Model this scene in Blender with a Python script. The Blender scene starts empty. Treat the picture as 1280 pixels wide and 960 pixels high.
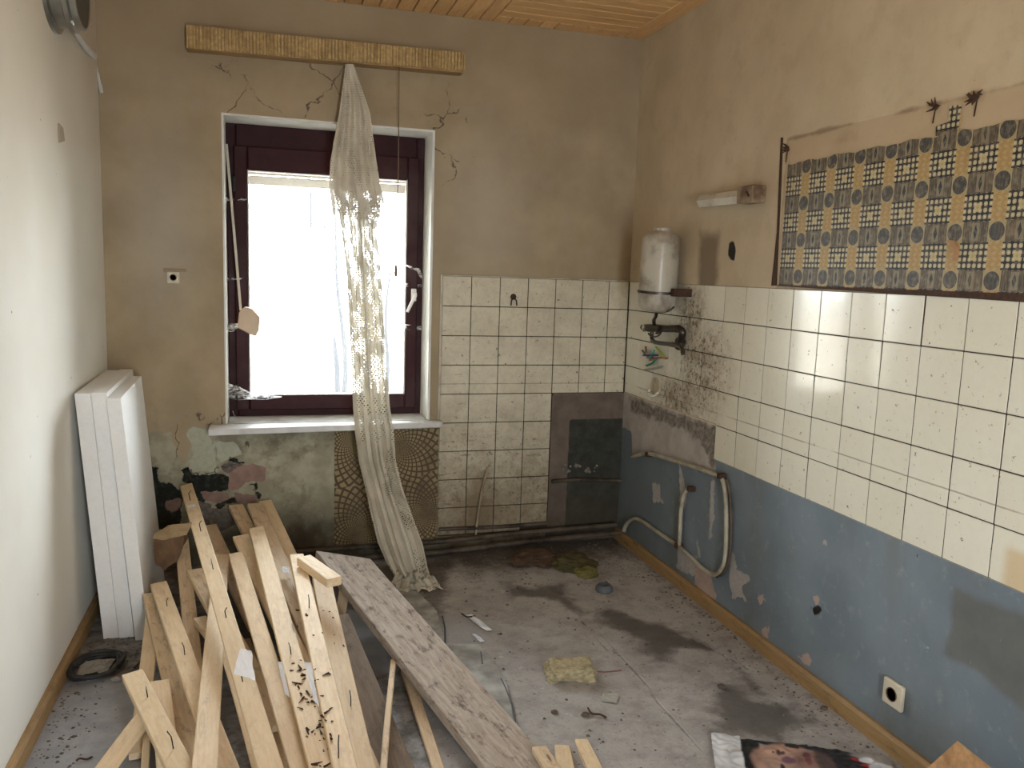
import bpy, bmesh, math, random
import numpy as np
from mathutils import Vector, Matrix, noise as mnoise
random.seed(7); rng = np.random.default_rng(7)
sc = bpy.context.scene
COL = sc.collection
# ---------------------------------------------------------------- camera
FPX = 1025.19; YAW, PITCH, ROLL = .29268, -.13459, .03318
CAM = np.array([-1.891, -4.121, 1.4655])
_cy, _sy = math.cos(YAW), math.sin(YAW)
_F = np.array([_sy*math.cos(PITCH), _cy*math.cos(PITCH), math.sin(PITCH)])
_r = np.array([_cy, -_sy, 0.]); _u = np.cross(_r, _F)
_R = _r*math.cos(ROLL)+_u*math.sin(ROLL); _U = -_r*math.sin(ROLL)+_u*math.cos(ROLL)
cd = bpy.data.cameras.new('camera'); cam = bpy.data.objects.new('camera', cd); COL.objects.link(cam)
cd.sensor_width = 36; cd.lens = 36*FPX/1280; cd.clip_start = .02
cam.matrix_world = Matrix(((_R[0], _U[0], -_F[0], CAM[0]), (_R[1], _U[1], -_F[1], CAM[1]), (_R[2], _U[2], -_F[2], CAM[2]), (0, 0, 0, 1)))
sc.camera = cam
# ---------------------------------------------------------------- sky, light, exposure
w = bpy.data.worlds.new('overcast_sky'); sc.world = w; w.use_nodes = True
bg = w.node_tree.nodes['Background']; bg.inputs[0].default_value = (.92, .965, 1, 1); bg.inputs[1].default_value = 32.0
sc.view_settings.view_transform = 'Standard'; sc.view_settings.look = 'None'
sc.view_settings.exposure = 0.0; sc.view_settings.gamma = 1; sc.view_settings.use_curve_mapping = False
def portal(name, loc, rot, sx, sy):
    l = bpy.data.lights.new(name, 'AREA'); l.shape = 'RECTANGLE'; l.size = sx; l.size_y = sy; l.cycles.is_portal = True
    o = bpy.data.objects.new(name, l); COL.objects.link(o); o.location = loc; o.rotation_euler = rot
portal('window_portal', (-1.588, .36, 1.42), (math.radians(-90), 0, 0), 1.0, 1.46)
portal('rear_fill_portal', (-1.35, -5.42, 1.0), (math.radians(90), 0, 0), .46, 1.95)  # for the added rear opening, out of view, that gives fill daylight
# room numbers
XL, YR, H = -2.595, -5.3, 2.693
WX0, WX1, WZ0, WZ1 = -2.076, -1.101, .70, 2.14

# ---------------------------------------------------------------- projecting measured points onto planes of the room
def ray(x, y): return _R*(x-640)/FPX-_U*(y-480)/FPX+_F
def pl(x, y, ax, v):
    d = ray(x, y); t = (v-CAM[ax])/d[ax]; return CAM+t*d
def bk(x, y, v=0.): return pl(x, y, 1, v)
def rt(x, y, v=0.): return pl(x, y, 0, v)
def fl(x, y, v=0.): return pl(x, y, 2, v)
def lf(x, y, v=XL): return pl(x, y, 0, v)
def crop(pts, ox, oy, s): return [(ox+a*s, oy+b*s) for a, b in pts]

# ---------------------------------------------------------------- node helper
class S:
    def __init__(s, nt, o): s.nt, s.o = nt, o
    def _b(s, op, b=None, c=None, swap=False):
        return MATH(s.nt, op, b if swap else s, s if swap else b, c)
    def __add__(s, b): return s._b('ADD', b)
    __radd__ = __add__
    def __sub__(s, b): return s._b('SUBTRACT', b)
    def __rsub__(s, b): return s._b('SUBTRACT', b, swap=True)
    def __mul__(s, b): return s._b('MULTIPLY', b)
    __rmul__ = __mul__
    def __truediv__(s, b): return s._b('DIVIDE', b)
    def frac(s): return s._b('FRACT')
    def sin(s): return s._b('SINE')
    def abs(s): return s._b('ABSOLUTE')
    def lt(s, b): return s._b('LESS_THAN', b)
    def gt(s, b): return s._b('GREATER_THAN', b)
    def mn(s, b): return s._b('MINIMUM', b)
    def mx(s, b): return s._b('MAXIMUM', b)
    def pw(s, b): return s._b('POWER', b)
    def floor(s): return s._b('FLOOR')
    def sm(s, a, b):   # smoothstep a..b -> 0..1
        n = s.nt.nodes.new('ShaderNodeMapRange'); n.interpolation_type = 'SMOOTHSTEP'
        s.nt.links.new(s.o, n.inputs[0]); n.inputs[1].default_value = a; n.inputs[2].default_value = b
        return S(s.nt, n.outputs[0])
def _set(nt, inp, v):
    if isinstance(v, S): nt.links.new(v.o, inp)
    elif v is not None:
        if isinstance(v, tuple) and len(v) == 3 and inp.type == 'RGBA': v = (*v, 1)
        inp.default_value = v
def MATH(nt, op, a, b=None, c=None):
    n = nt.nodes.new('ShaderNodeMath'); n.operation = op
    for i, v in enumerate((a, b, c)): _set(nt, n.inputs[i], v)
    return S(nt, n.outputs[0])
class NT:
    def __init__(s, name):
        s.m = bpy.data.materials.new(name); s.m.use_nodes = True; s.nt = s.m.node_tree
        s.b = s.nt.nodes['Principled BSDF']; s.out = s.nt.nodes['Material Output']
    def new(s, t): return s.nt.nodes.new('ShaderNode'+t)
    def set(s, name, v): _set(s.nt, s.b.inputs[name], v)
    def attr(s, n_):
        n = s.new('Attribute'); n.attribute_name = n_; return S(s.nt, n.outputs['Fac'])
    def attrc(s, n_):
        n = s.new('Attribute'); n.attribute_name = n_; return S(s.nt, n.outputs['Color'])
    def pos(s): return S(s.nt, s.new('NewGeometry').outputs['Position'])
    def obj(s): return S(s.nt, s.new('TexCoord').outputs['Object'])
    def uv(s): return S(s.nt, s.new('TexCoord').outputs['UV'])
    def rand(s): return S(s.nt, s.new('ObjectInfo').outputs['Random'])
    def xyz(s, v):
        n = s.new('SeparateXYZ'); _set(s.nt, n.inputs[0], v); return [S(s.nt, n.outputs[i]) for i in range(3)]
    def comb(s, x, y, z):
        n = s.new('CombineXYZ'); [_set(s.nt, n.inputs[i], v) for i, v in enumerate((x, y, z))]; return S(s.nt, n.outputs[0])
    def map(s, v, sc_=(1, 1, 1), loc=(0, 0, 0)):
        n = s.new('Mapping'); _set(s.nt, n.inputs[0], v); n.inputs[3].default_value = sc_; _set(s.nt, n.inputs[1], loc); return S(s.nt, n.outputs[0])
    def noise(s, v, scale, detail=4, rough=.55, dist=0.):
        n = s.new('TexNoise'); _set(s.nt, n.inputs['Vector'], v)
        n.inputs['Scale'].default_value = scale; n.inputs['Detail'].default_value = detail; n.inputs['Roughness'].default_value = rough; n.inputs['Distortion'].default_value = dist
        return S(s.nt, n.outputs[0])
    def voro(s, v, scale, feat='F1', rnd=1.):
        n = s.new('TexVoronoi'); n.feature = feat; _set(s.nt, n.inputs['Vector'], v); n.inputs['Scale'].default_value = scale
        n.inputs['Randomness'].default_value = rnd; return S(s.nt, n.outputs[0])
    def mix(s, f, a, b, mode='MIX'):
        n = s.new('Mix'); n.data_type = 'RGBA'; n.blend_type = mode; n.clamp_factor = True
        _set(s.nt, n.inputs[0], f); _set(s.nt, n.inputs[6], a); _set(s.nt, n.inputs[7], b); return S(s.nt, n.outputs[2])
    def bump(s, h, strength=.3, dist=.01):
        n = s.new('Bump'); _set(s.nt, n.inputs['Height'], h); n.inputs['Strength'].default_value = strength; n.inputs['Distance'].default_value = dist
        s.nt.links.new(n.outputs[0], s.b.inputs['Normal'])
    def done(s, color=None, rough=None, **k):
        if color is not None: s.set('Base Color', color)
        if rough is not None: s.set('Roughness', rough)
        for a, b in k.items(): s.set(a.replace('_', ' '), b)
        return s.m

# ---------------------------------------------------------------- mesh helpers
def link(name, me, mat=None, parent=None, loc=None, smooth=False):
    o = bpy.data.objects.new(name, me); COL.objects.link(o)
    if mat: me.materials.append(mat)
    if parent: o.parent = parent
    if loc is not None: o.location = loc
    if smooth: me.polygons.foreach_set('use_smooth', [True]*len(me.polygons))
    return o
def tag(o, label=None, cat=None, group=None, kind=None):
    for k, v in (('label', label), ('category', cat), ('group', group), ('kind', kind)):
        if v: o[k] = v
    return o
def thing(name, label, cat, loc=(0, 0, 0), group=None):
    o = bpy.data.objects.new(name, None); COL.objects.link(o); o.location = [float(v) for v in loc]; o.empty_display_size = .05
    return tag(o, label, cat, group)
class MB:
    def __init__(s): s.v = []; s.f = []
    def add(s, vs, fs):
        n = len(s.v); s.v += [tuple(float(c) for c in v) for v in vs]; s.f += [tuple(i+n for i in f) for f in fs]; return s
    def box(s, a, b, bev=0., M=None):
        x0, y0, z0 = [min(p, q) for p, q in zip(a, b)]; x1, y1, z1 = [max(p, q) for p, q in zip(a, b)]
        if bev <= 0:
            vs = [(x, y, z) for x in (x0, x1) for y in (y0, y1) for z in (z0, z1)]
            fs = [(0, 1, 3, 2), (4, 6, 7, 5), (0, 4, 5, 1), (2, 3, 7, 6), (0, 2, 6, 4), (1, 5, 7, 3)]
        else:
            bm = bmesh.new(); bmesh.ops.create_cube(bm, size=1)
            for v in bm.verts: v.co = Vector((x0+(v.co.x+.5)*(x1-x0), y0+(v.co.y+.5)*(y1-y0), z0+(v.co.z+.5)*(z1-z0)))
            bmesh.ops.bevel(bm, geom=bm.edges[:], offset=bev, segments=1, affect='EDGES')
            bm.verts.index_update(); vs = [tuple(v.co) for v in bm.verts]; fs = [tuple(v.index for v in f.verts) for f in bm.faces]; bm.free()
        if M is not None: vs = [tuple(M @ Vector(v)) for v in vs]
        return s.add(vs, fs)
    def tube(s, pts, r, n=8, cap=True):
        pts = [Vector([float(c) for c in p]) for p in pts]; rs = [float(q) for q in (r if isinstance(r, (list, tuple)) else [r]*len(pts))]
        vs = []; up = None
        for i, p in enumerate(pts):
            d = (pts[min(i+1, len(pts)-1)]-pts[max(i-1, 0)]).normalized()
            if up is None: up = Vector((0, 0, 1)) if abs(d.z) < .9 else Vector((1, 0, 0))
            a = up.cross(d)
            if a.length < 1e-5: a = d.orthogonal()
            a.normalize(); b = d.cross(a).normalized(); up = b
            for k in range(n):
                t = 2*math.pi*k/n; vs.append(p+rs[i]*(a*math.cos(t)+b*math.sin(t)))
        fs = [(i*n+k, i*n+(k+1) % n, (i+1)*n+(k+1) % n, (i+1)*n+k) for i in range(len(pts)-1) for k in range(n)]
        if cap: fs += [tuple(range(n))[::-1], tuple((len(pts)-1)*n+k for k in range(n))]
        return s.add(vs, fs)
    def lathe(s, prof, c, axis=(0, 0, 1), n=24):   # prof: (radius, height)
        ax = Vector(axis).normalized(); a = ax.orthogonal().normalized(); b = ax.cross(a); c = Vector([float(q) for q in c])
        vs = [c+ax*h+r*(a*math.cos(2*math.pi*k/n)+b*math.sin(2*math.pi*k/n)) for r, h in prof for k in range(n)]
        m = len(prof)
        fs = [(i*n+k, i*n+(k+1) % n, (i+1)*n+(k+1) % n, (i+1)*n+k) for i in range(m-1) for k in range(n)]
        fs += [tuple(range(n))[::-1], tuple((m-1)*n+k for k in range(n))]
        return s.add(vs, fs)
    def prism(s, poly, d):   # poly: 3d points, d: offset vector
        n = len(poly); d = Vector([float(q) for q in d]); P = [Vector([float(q) for q in p]) for p in poly]
        return s.add(P+[p+d for p in P], [tuple(range(n))[::-1], tuple(range(n, 2*n))]+[(i, (i+1) % n, n+(i+1) % n, n+i) for i in range(n)])
    def mesh(s, name='m'):
        me = bpy.data.meshes.new(name); me.from_pydata([tuple(v) for v in s.v], [], s.f); me.update()
        bm = bmesh.new(); bm.from_mesh(me); bmesh.ops.recalc_face_normals(bm, faces=bm.faces); bm.to_mesh(me); bm.free(); return me
    def obj(s, name, mat, parent=None, smooth=False):
        me = s.mesh(name); o = link(name, me, mat, parent, smooth=False)
        if parent is not None: o.matrix_parent_inverse = Matrix.Translation(parent.location).inverted()
        if smooth:
            me.polygons.foreach_set('use_smooth', [True]*len(me.polygons))
            try: me.set_sharp_from_angle(angle=math.radians(38))
            except Exception: pass
        return o
def smooth_path(pts, n=6):
    P = [np.array(p, float) for p in pts]; P = [2*P[0]-P[1]]+P+[2*P[-1]-P[-2]]; out = []
    for i in range(1, len(P)-2):
        for k in range(n):
            t = k/n; a, b, c, d = P[i-1:i+3]
            out.append(.5*((2*b)+(-a+c)*t+(2*a-5*b+4*c-d)*t*t+(-a+3*b-3*c+d)*t**3))
    out.append(P[-2]); return out
def sdf(U, V, poly):   # positive inside, metres
    p = np.array(poly, float); d = np.full(U.shape, 1e9); ins = np.zeros(U.shape, bool); n = len(p)
    for i in range(n):
        a, b = p[i], p[(i+1) % n]; e = b-a; wx, wy = U-a[0], V-a[1]
        t = np.clip((wx*e[0]+wy*e[1])/max(e@e, 1e-12), 0, 1)
        d = np.minimum(d, (wx-t*e[0])**2+(wy-t*e[1])**2)
        cond = ((a[1] > V) != (b[1] > V)) & (U < (b[0]-a[0])*(V-a[1])/((b[1]-a[1]) if b[1] != a[1] else 1e-9)+a[0]); ins ^= cond
    return np.where(ins, 1, -1)*np.sqrt(d)
def rect(a, b, c, d): return [(a, c), (b, c), (b, d), (a, d)]
def grid(name, us, vs, fn, mat, attrs=None, skip=None, kind='structure', disp=None, parent=None):
    U, V = np.meshgrid(us, vs, indexing='ij'); nu, nv = U.shape
    P = fn(U.ravel(), V.ravel()); 
    if disp is not None: P = P+disp(U.ravel(), V.ravel())
    fs = []
    for i in range(nu-1):
        for j in range(nv-1):
            if skip and skip((us[i]+us[i+1])/2, (vs[j]+vs[j+1])/2): continue
            fs.append((i*nv+j, (i+1)*nv+j, (i+1)*nv+j+1, i*nv+j+1))
    me = bpy.data.meshes.new(name); me.from_pydata(P.tolist(), [], fs); me.update()
    for k, f in (attrs or {}).items():
        a = me.attributes.new(k, 'FLOAT', 'POINT'); a.data.foreach_set('value', np.asarray(f(U, V), dtype=np.float32).ravel())
    o = link(name, me, mat, parent)
    if kind: o['kind'] = kind
    return o
def lin(a, b, step, extra=()):
    n = max(2, int(round((b-a)/step))+1); x = list(np.linspace(a, b, n))+list(extra); x = sorted(set(round(float(q), 5) for q in x)); return np.array(x)
def multi(*polys):
    def f(U, V):
        d = np.full(U.shape, -9.)
        for p in polys: d = np.maximum(d, sdf(U, V, p))
        return np.clip(d, -.5, .5)
    return f
def simple(name, color, rough=.6, metal=0., var=.12, scale=30, bump=0., dirt=None, dirt_amt=.5, **k):
    n = NT(name); p = n.obj(); f = n.noise(p, scale, 4)
    c = n.mix(f.sm(.3, .7)*(var*2), color, tuple(q*.55 for q in color))
    if dirt: c = n.mix(n.noise(p, scale*.35, 5).sm(.45, .68)*dirt_amt, c, dirt)
    if bump: n.bump(f, bump, .003)
    return n.done(c, rough, Metallic=metal, **{'Specular_IOR_Level': .35, **k})

# ================================================================= MATERIALS
def mat_wall_back():
    n = NT('back_wall_plaster'); p = n.pos(); x, y, z = n.xyz(p)
    nb = n.noise(p, 3.2, 5); nf = n.noise(p, 38, 5); ne = n.noise(p, 16, 6, .65)-.5; nm = n.noise(p, 9, 6, .6)
    c = n.mix(nb.sm(.3, .7), (.43, .345, .225), (.32, .252, .16))
    c = n.mix(nm.sm(.5, .75)*.35, c, (.40, .33, .28))
    c = n.mix((n.noise(n.map(p, (1, 1, .25)), 2.4, 4).sm(.5, .75))*.5, c, (.30, .245, .165))
    c = n.mix(z.sm(1.9, 2.7)*.55, c, (.34, .25, .15))                     # smoke yellowed towards the ceiling
    c = n.mix(n.attr('blotch')*.6, c, (.44, .41, .35))
    # lower pale green limewash, with its ragged upper edge
    gm = (n.attr('green')+ne*.05).sm(-.004, .004)
    gcol = n.mix(nm.sm(.35, .65), (.43, .41, .30), (.31, .285, .20))
    gcol = n.mix(n.noise(p, 6, 7, .7).sm(.5, .62)*.6, gcol, (.17, .14, .095))
    c = n.mix(gm, c, gcol)
    g2 = (n.attr('flake')+ne*.03).sm(-.003, .003)
    c = n.mix(g2, c, n.mix(nf.sm(.3, .7), (.46, .46, .36), (.38, .385, .29)))
    damp = (n.attr('damp')+(n.noise(p, 7, 6, .7)-.5)*.5).sm(-.05, .18)
    c = n.mix(damp*.85, c, (.075, .055, .032))
    lay = (n.attr('greyp')+ne*.04).sm(-.003, .003)
    c = n.mix(lay, c, n.mix(nf.sm(.35, .6), (.22, .19, .16), (.13, .11, .10)))
    blk = (n.attr('black')+ne*.06).sm(-.002, .002)
    c = n.mix(blk, c, n.mix(nf.sm(.45, .7), (.010, .012, .010), (.035, .045, .036)))
    pk = (n.attr('pink')+ne*.045).sm(-.002, .002)
    c = n.mix(pk, c, n.mix(n.noise(p, 22, 6).sm(.35, .65), (.34, .215, .175), (.25, .165, .135)))
    # niche with plum brown plaster and dark paint
    nz = (n.attr('niche')+ne*.012).sm(-.002, .002)
    c = n.mix(nz, c, n.mix(nm.sm(.3, .7), (.19, .15, .12), (.12, .095, .075)))
    nd = (n.attr('nichedark')+ne*.02).sm(-.003, .003)
    c = n.mix(nd, c, n.mix(n.noise(p, 14, 6, .7).sm(.35, .7), (.034, .035, .028), (.062, .064, .054)))
    gr = n.attr('grout').sm(-.001, .001)
    c = n.mix(gr, c, (.04, .027, .015))
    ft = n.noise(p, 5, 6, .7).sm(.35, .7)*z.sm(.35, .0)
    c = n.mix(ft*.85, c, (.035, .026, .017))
    c = n.mix(z.sm(.55, .0)*.5, c, (.07, .055, .035))  # painted shade, deepening towards the foot of the wall
    # cracks : thin lines of a warped cell pattern kept to a few zones
    dn = n.new('TexNoise'); dn.inputs['Scale'].default_value = 5; dn.inputs['Detail'].default_value = 6; _set(n.nt, dn.inputs['Vector'], p)
    vm = n.new('VectorMath'); vm.operation = 'MULTIPLY_ADD'; n.nt.links.new(dn.outputs['Color'], vm.inputs[0]); vm.inputs[1].default_value = (.32, .32, .32); n.nt.links.new(p.o, vm.inputs[2])
    cr = n.voro(S(n.nt, vm.outputs[0]), 3.6, 'DISTANCE_TO_EDGE')
    crk = (cr+(nf-.5)*.01).abs().sm(.016, .003)*(n.attr('crack')+ne*.5).sm(0, .05)*n.noise(p, 4, 3).sm(.42, .52)
    c = n.mix((n.attr('smudge')+ne*.5).sm(.0, .25)*.5, c, (.12, .09, .06))
    c = n.mix(crk*.85, c, (.09, .06, .04))
    sp = n.voro(p, 26).sm(.06, .03)*n.noise(p, 2.7, 3).sm(.47, .6)
    c = n.mix(sp*.8, c, (.07, .04, .025))
    h = nf*.25+nb*.8-blk*1.3-pk*.5-gm*.15-crk*1.5-sp*1-nz*.6+g2*.5-lay*.5
    n.bump(h, .45, .008)
    return n.done(c, .85, Specular_IOR_Level=.2)
def mat_wall_right():
    n = NT('right_wall_paint'); p = n.pos(); x, y, z = n.xyz(p)
    nb = n.noise(p, 2.6, 5); nf = n.noise(p, 40, 5); ne = n.noise(p, 15, 6, .65)-.5; nm = n.noise(p, 8, 6, .6)
    c = n.mix(nb.sm(.3, .7), (.60, .50, .35), (.50, .405, .275))
    c = n.mix(nm.sm(.48, .7)*.45, c, (.44, .345, .22))
    c = n.mix(n.noise(p, 30, 6, .8).sm(.56, .68)*.25, c, (.34, .25, .15))
    c = n.mix((n.attr('heaterdark')+(nm-.5)*.08).sm(-.02, .05)*.75, c, (.13, .085, .05))
    pa = n.attr('panel'); c = n.mix(pa.sm(-.002, .002)*.45, c, (.40, .27, .15)); c = n.mix((pa.abs()+(nm-.5)*.03).sm(.012, .0)*nb.sm(.45, .55)*.6, c, (.16, .09, .05))
    c = n.mix((n.attr('anch')+(nm-.5)*.12).sm(-.01, .05)*.6, c, (.22, .14, .08))
    # pale blue oil paint dado
    bl = n.attr('blue').sm(-.002, .002)
    bc = n.mix(nb.sm(.35, .65), (.20, .244, .280), (.155, .192, .225))
    bc = n.mix(n.noise(n.map(p, (1, 1, .4)), 5, 6, .6).sm(.48, .7)*.6, bc, (.165, .175, .17))
    bc = n.mix(n.noise(p, 20, 6, .7).sm(.54, .7)*.55, bc, (.29, .33, .34))
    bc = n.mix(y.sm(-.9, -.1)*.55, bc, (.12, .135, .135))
    c = n.mix(bl, c, bc)
    ol = (n.attr('olive')+ne*.03).sm(-.002, .03)
    c = n.mix(ol*bl*.85, c, n.mix(nm.sm(.3, .7), (.15, .15, .135), (.11, .115, .105)))
    ps = (n.attr('plaster')+ne*.03).sm(-.002, .002)
    pc = n.mix(nm.sm(.3, .7), (.47, .43, .39), (.34, .30, .265))
    pc = n.mix((n.attr('rubble')+ne*.12).sm(-.01, .02), pc, n.mix(nf.sm(.35, .65), (.27, .235, .20), (.13, .11, .09)))
    c = n.mix(ps, c, pc)
    nr = n.noise(p, 32, 6, .75)-.5
    fk = (n.attr('flakes')+ne*.05+nr*.045).sm(-.002, .002)
    c = n.mix(fk, c, n.mix(nf.sm(.4, .6), (.45, .39, .35), (.36, .36, .36)))
    pkf = (n.attr('pinks')+ne*.04+nr*.04).sm(-.002, .002)
    c = n.mix(pkf, c, (.45, .33, .28))
    tiny = (n.noise(p, 34, 5, .75).sm(.665, .685))*bl
    c = n.mix(tiny*.7, c, (.40, .40, .38))
    dk = (n.noise(n.map(p, (1, 1, .5), (3, 1, 4)), 30, 5, .8).sm(.66, .68))*bl
    c = n.mix(dk*.8, c, (.03, .035, .035))
    c = n.mix(n.attr('hole').sm(-.002, .002), c, (.012, .009, .006))
    gr = n.attr('grout').sm(-.001, .001)
    c = n.mix(gr, c, (.045, .03, .018))
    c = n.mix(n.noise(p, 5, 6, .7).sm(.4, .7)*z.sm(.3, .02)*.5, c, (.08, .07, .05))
    sp = n.voro(p, 17).sm(.05, .025)*n.noise(p, 2.1, 3).sm(.5, .6)
    c = n.mix(sp*.8, c, (.10, .06, .04))
    n.bump(nf*.2+nb*.8-fk*.8-ps*.9-pkf*.8-tiny*.4-dk*.5-sp-n.attr('hole').sm(-.005, .005)*2+bl*.1-ol*.3, .4, .008)
    return n.done(c, .72-bl*.22+ps*.3)
def mat_wall_left():
    n = NT('left_wall_limewash'); p = n.pos(); x, y, z = n.xyz(p)
    nb = n.noise(p, 1.8, 5); nf = n.noise(p, 30, 4)
    c = n.mix(nb.sm(.3, .7), (.86, .85, .80), (.80, .78, .71))
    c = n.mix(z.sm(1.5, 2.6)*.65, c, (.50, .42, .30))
    sp = n.voro(p, 8).sm(.045, .03)*n.noise(p, 1.7, 3).sm(.45, .55)
    c = n.mix(sp*.85, c, (.10, .07, .05))
    n.bump(nf*.3+nb-sp, .3, .008)
    return n.done(c, .85, Specular_IOR_Level=.2)
def mat_floor():
    n = NT('floor_concrete'); p = n.pos(); x, y, z = n.xyz(p)
    nb = n.noise(p, 2.5, 6, .6); nf = n.noise(p, 55, 5, .7); nm = n.noise(p, 11, 7, .7); ne = nm-.5
    c = n.mix(nb.sm(.3, .7), (.47, .455, .44), (.35, .335, .325))
    c = n.mix(nm.sm(.42, .66)*.55, c, (.24, .215, .195))
    c = n.mix(n.noise(p, 28, 6, .75).sm(.58, .68)*.65, c, (.085, .07, .055))
    c = n.mix(n.noise(n.map(p, (1, 1, 1), (5, 5, 5)), 18, 6, .75).sm(.58, .7)*.6, c, (.58, .57, .56))
    c = n.mix(n.noise(p, 75, 5, .85).sm(.57, .63)*.55, c, (.10, .085, .07))
    c = n.mix(n.noise(n.map(p, (1, 1, 1), (9, 2, 1)), 5, 5, .6).sm(.5, .68)*.3, c, (.20, .175, .155))
    st = (n.attr('wet')+ne*.16).sm(-.035, .04)
    c = n.mix(st*.74, c, (.06, .05, .043))
    dk = (n.attr('dirty')+ne*.5).sm(-.1, .25)
    c = n.mix(dk*.85, c, (.04, .03, .02))  # floor dirt, with shade painted in along the back wall
    sl = (n.attr('seam')+ne*.012).sm(-.004, .004)
    c = n.mix(sl*nm.sm(.35, .6)*.6, c, (.12, .105, .09))
    c = n.mix((n.attr('pale')+ne*.1).sm(-.01, .02)*.6, c, (.36, .37, .40))
    n.bump(nf*.6+nm-sl*1.2, .5, .006)
    return n.done(c, .8-st*.3)
def mat_tile():
    n = NT('cream_glazed_tile'); p = n.pos(); x, y, z = n.xyz(p); r = n.rand()
    c = n.mix(r, (.75, .72, .59), (.80, .775, .655))
    nd = n.noise(p, 12, 7, .7); nl = n.noise(n.map(p, (1, 1, .3)), 5, 5, .6)
    # grime : heavier under the heater taps; low mixes in painted shade at the wall's foot
    bw = y.gt(-.02); rw = x.gt(-.02)
    low = z.sm(.9, .05)*bw
    def blob(cy, cz, ry, rz):
        a = (y-cy)/ry; b = (z-cz)/rz; return MATH(n.nt, 'SQRT', a*a+b*b).sm(1., .15)
    tap = (blob(-.82, 1.06, .34, .33).mx(blob(-.62, .90, .38, .16)).mx(blob(-.70, 1.30, .20, .25)))*rw
    c = n.mix(bw*.5, c, (.55, .48, .32))
    amt = (low*.55+tap*.95+bw*.14+.04)
    nd2 = n.noise(p, 34, 7, .8)
    c = n.mix(n.noise(p, 3.3, 5, .6).sm(.42, .68)*(low*.9+bw*.25), c, (.22, .165, .095))
    c = n.mix(n.noise(n.map(p, (1.2, 1, 5)), 7, 6, .75).sm(.57, .66)*(low*.8+bw*.15), c, (.10, .065, .035))
    c = n.mix((nd.sm(.40, .70)*amt*.8), c, (.20, .14, .08))
    c = n.mix(nd2.sm(.47, .64)*amt*.8, c, (.17, .105, .055))
    c = n.mix(tap*.25*rw, c, (.36, .25, .15))
    c = n.mix(((n.noise(p, 40, 5, .8)-.5)+amt*.11).sm(.13, .19)*.85, c, (.055, .035, .02))
    c = n.mix(tap*.22+low*.72, c, (.20, .15, .09))
    scuff = n.noise(n.map(p, (1, 6, 6), (2, 2, 2)), 4, 4, .7).sm(.66, .70)*n.noise(p, 9, 3).sm(.5, .6)
    c = n.mix(scuff*.5, c, (.20, .14, .08))
    line = ((z-.886+(nd-.5)*.004).abs()).sm(.0035, .0012)*nl.sm(.3, .5)
    c = n.mix(line*.55, c, (.16, .11, .07))
    # amber stain on the lowest tile nearest the camera
    am = ((y*-1.).sm(2.46, 2.5))*z.sm(.80, .77)*rw
    c = n.mix(am*.55, c, (.60, .38, .13))
    n.bump(n.noise(p, 6, 2)*.6+nd*.05, .12, .004)
    return n.done(c, .12+nd.sm(.4, .8)*.14+tap*.4+low*.35+bw*.22, Specular_IOR_Level=.3, Coat_Weight=.18-bw*.17, Coat_Roughness=.05)
def mat_wood(name, a, b, dirt, knots=1., dirt_amt=.3, rough=.62):
    n = NT(name); o = n.obj(); r = n.rand()
    off = n.comb(r*7., r*3., r*5.)
    q = n.map(o, (1, 9, 9), off); q2 = n.map(o, (.35, 3.2, 3.2), off)
    g = n.noise(q, 9, 5, .6, .6); g2 = n.noise(q, 40, 3); 
    kn = n.voro(q2, 5.2); 
    ring = ((kn*60.).sin()*.5+.5)*kn.sm(.34, .1)
    c = n.mix(g.sm(.3, .7), a, b)
    c = n.mix(g2.sm(.5, .7)*.25, c, tuple(v*.7 for v in b))
    c = n.mix(r*.35, c, tuple(v*.72 for v in b))
    c = n.mix(ring*.35*knots, c, tuple(v*.5 for v in b))
    c = n.mix(kn.sm(.10, .05)*.85*knots, c, (.13, .065, .03))
    d = n.noise(n.map(o, (1, 2, 2), off), 13, 7, .75)
    c = n.mix(d.sm(.5, .68)*dirt_amt, c, dirt)
    c = n.mix(n.noise(n.map(o, (.8, 3, 3), off), 26, 5, .8).sm(.66, .70)*.8*(dirt_amt+.3), c, (.035, .024, .015))
    n.bump(g*.6+g2*.3, .25, .002)
    return n.done(c, rough, Specular_IOR_Level=.3)
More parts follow.
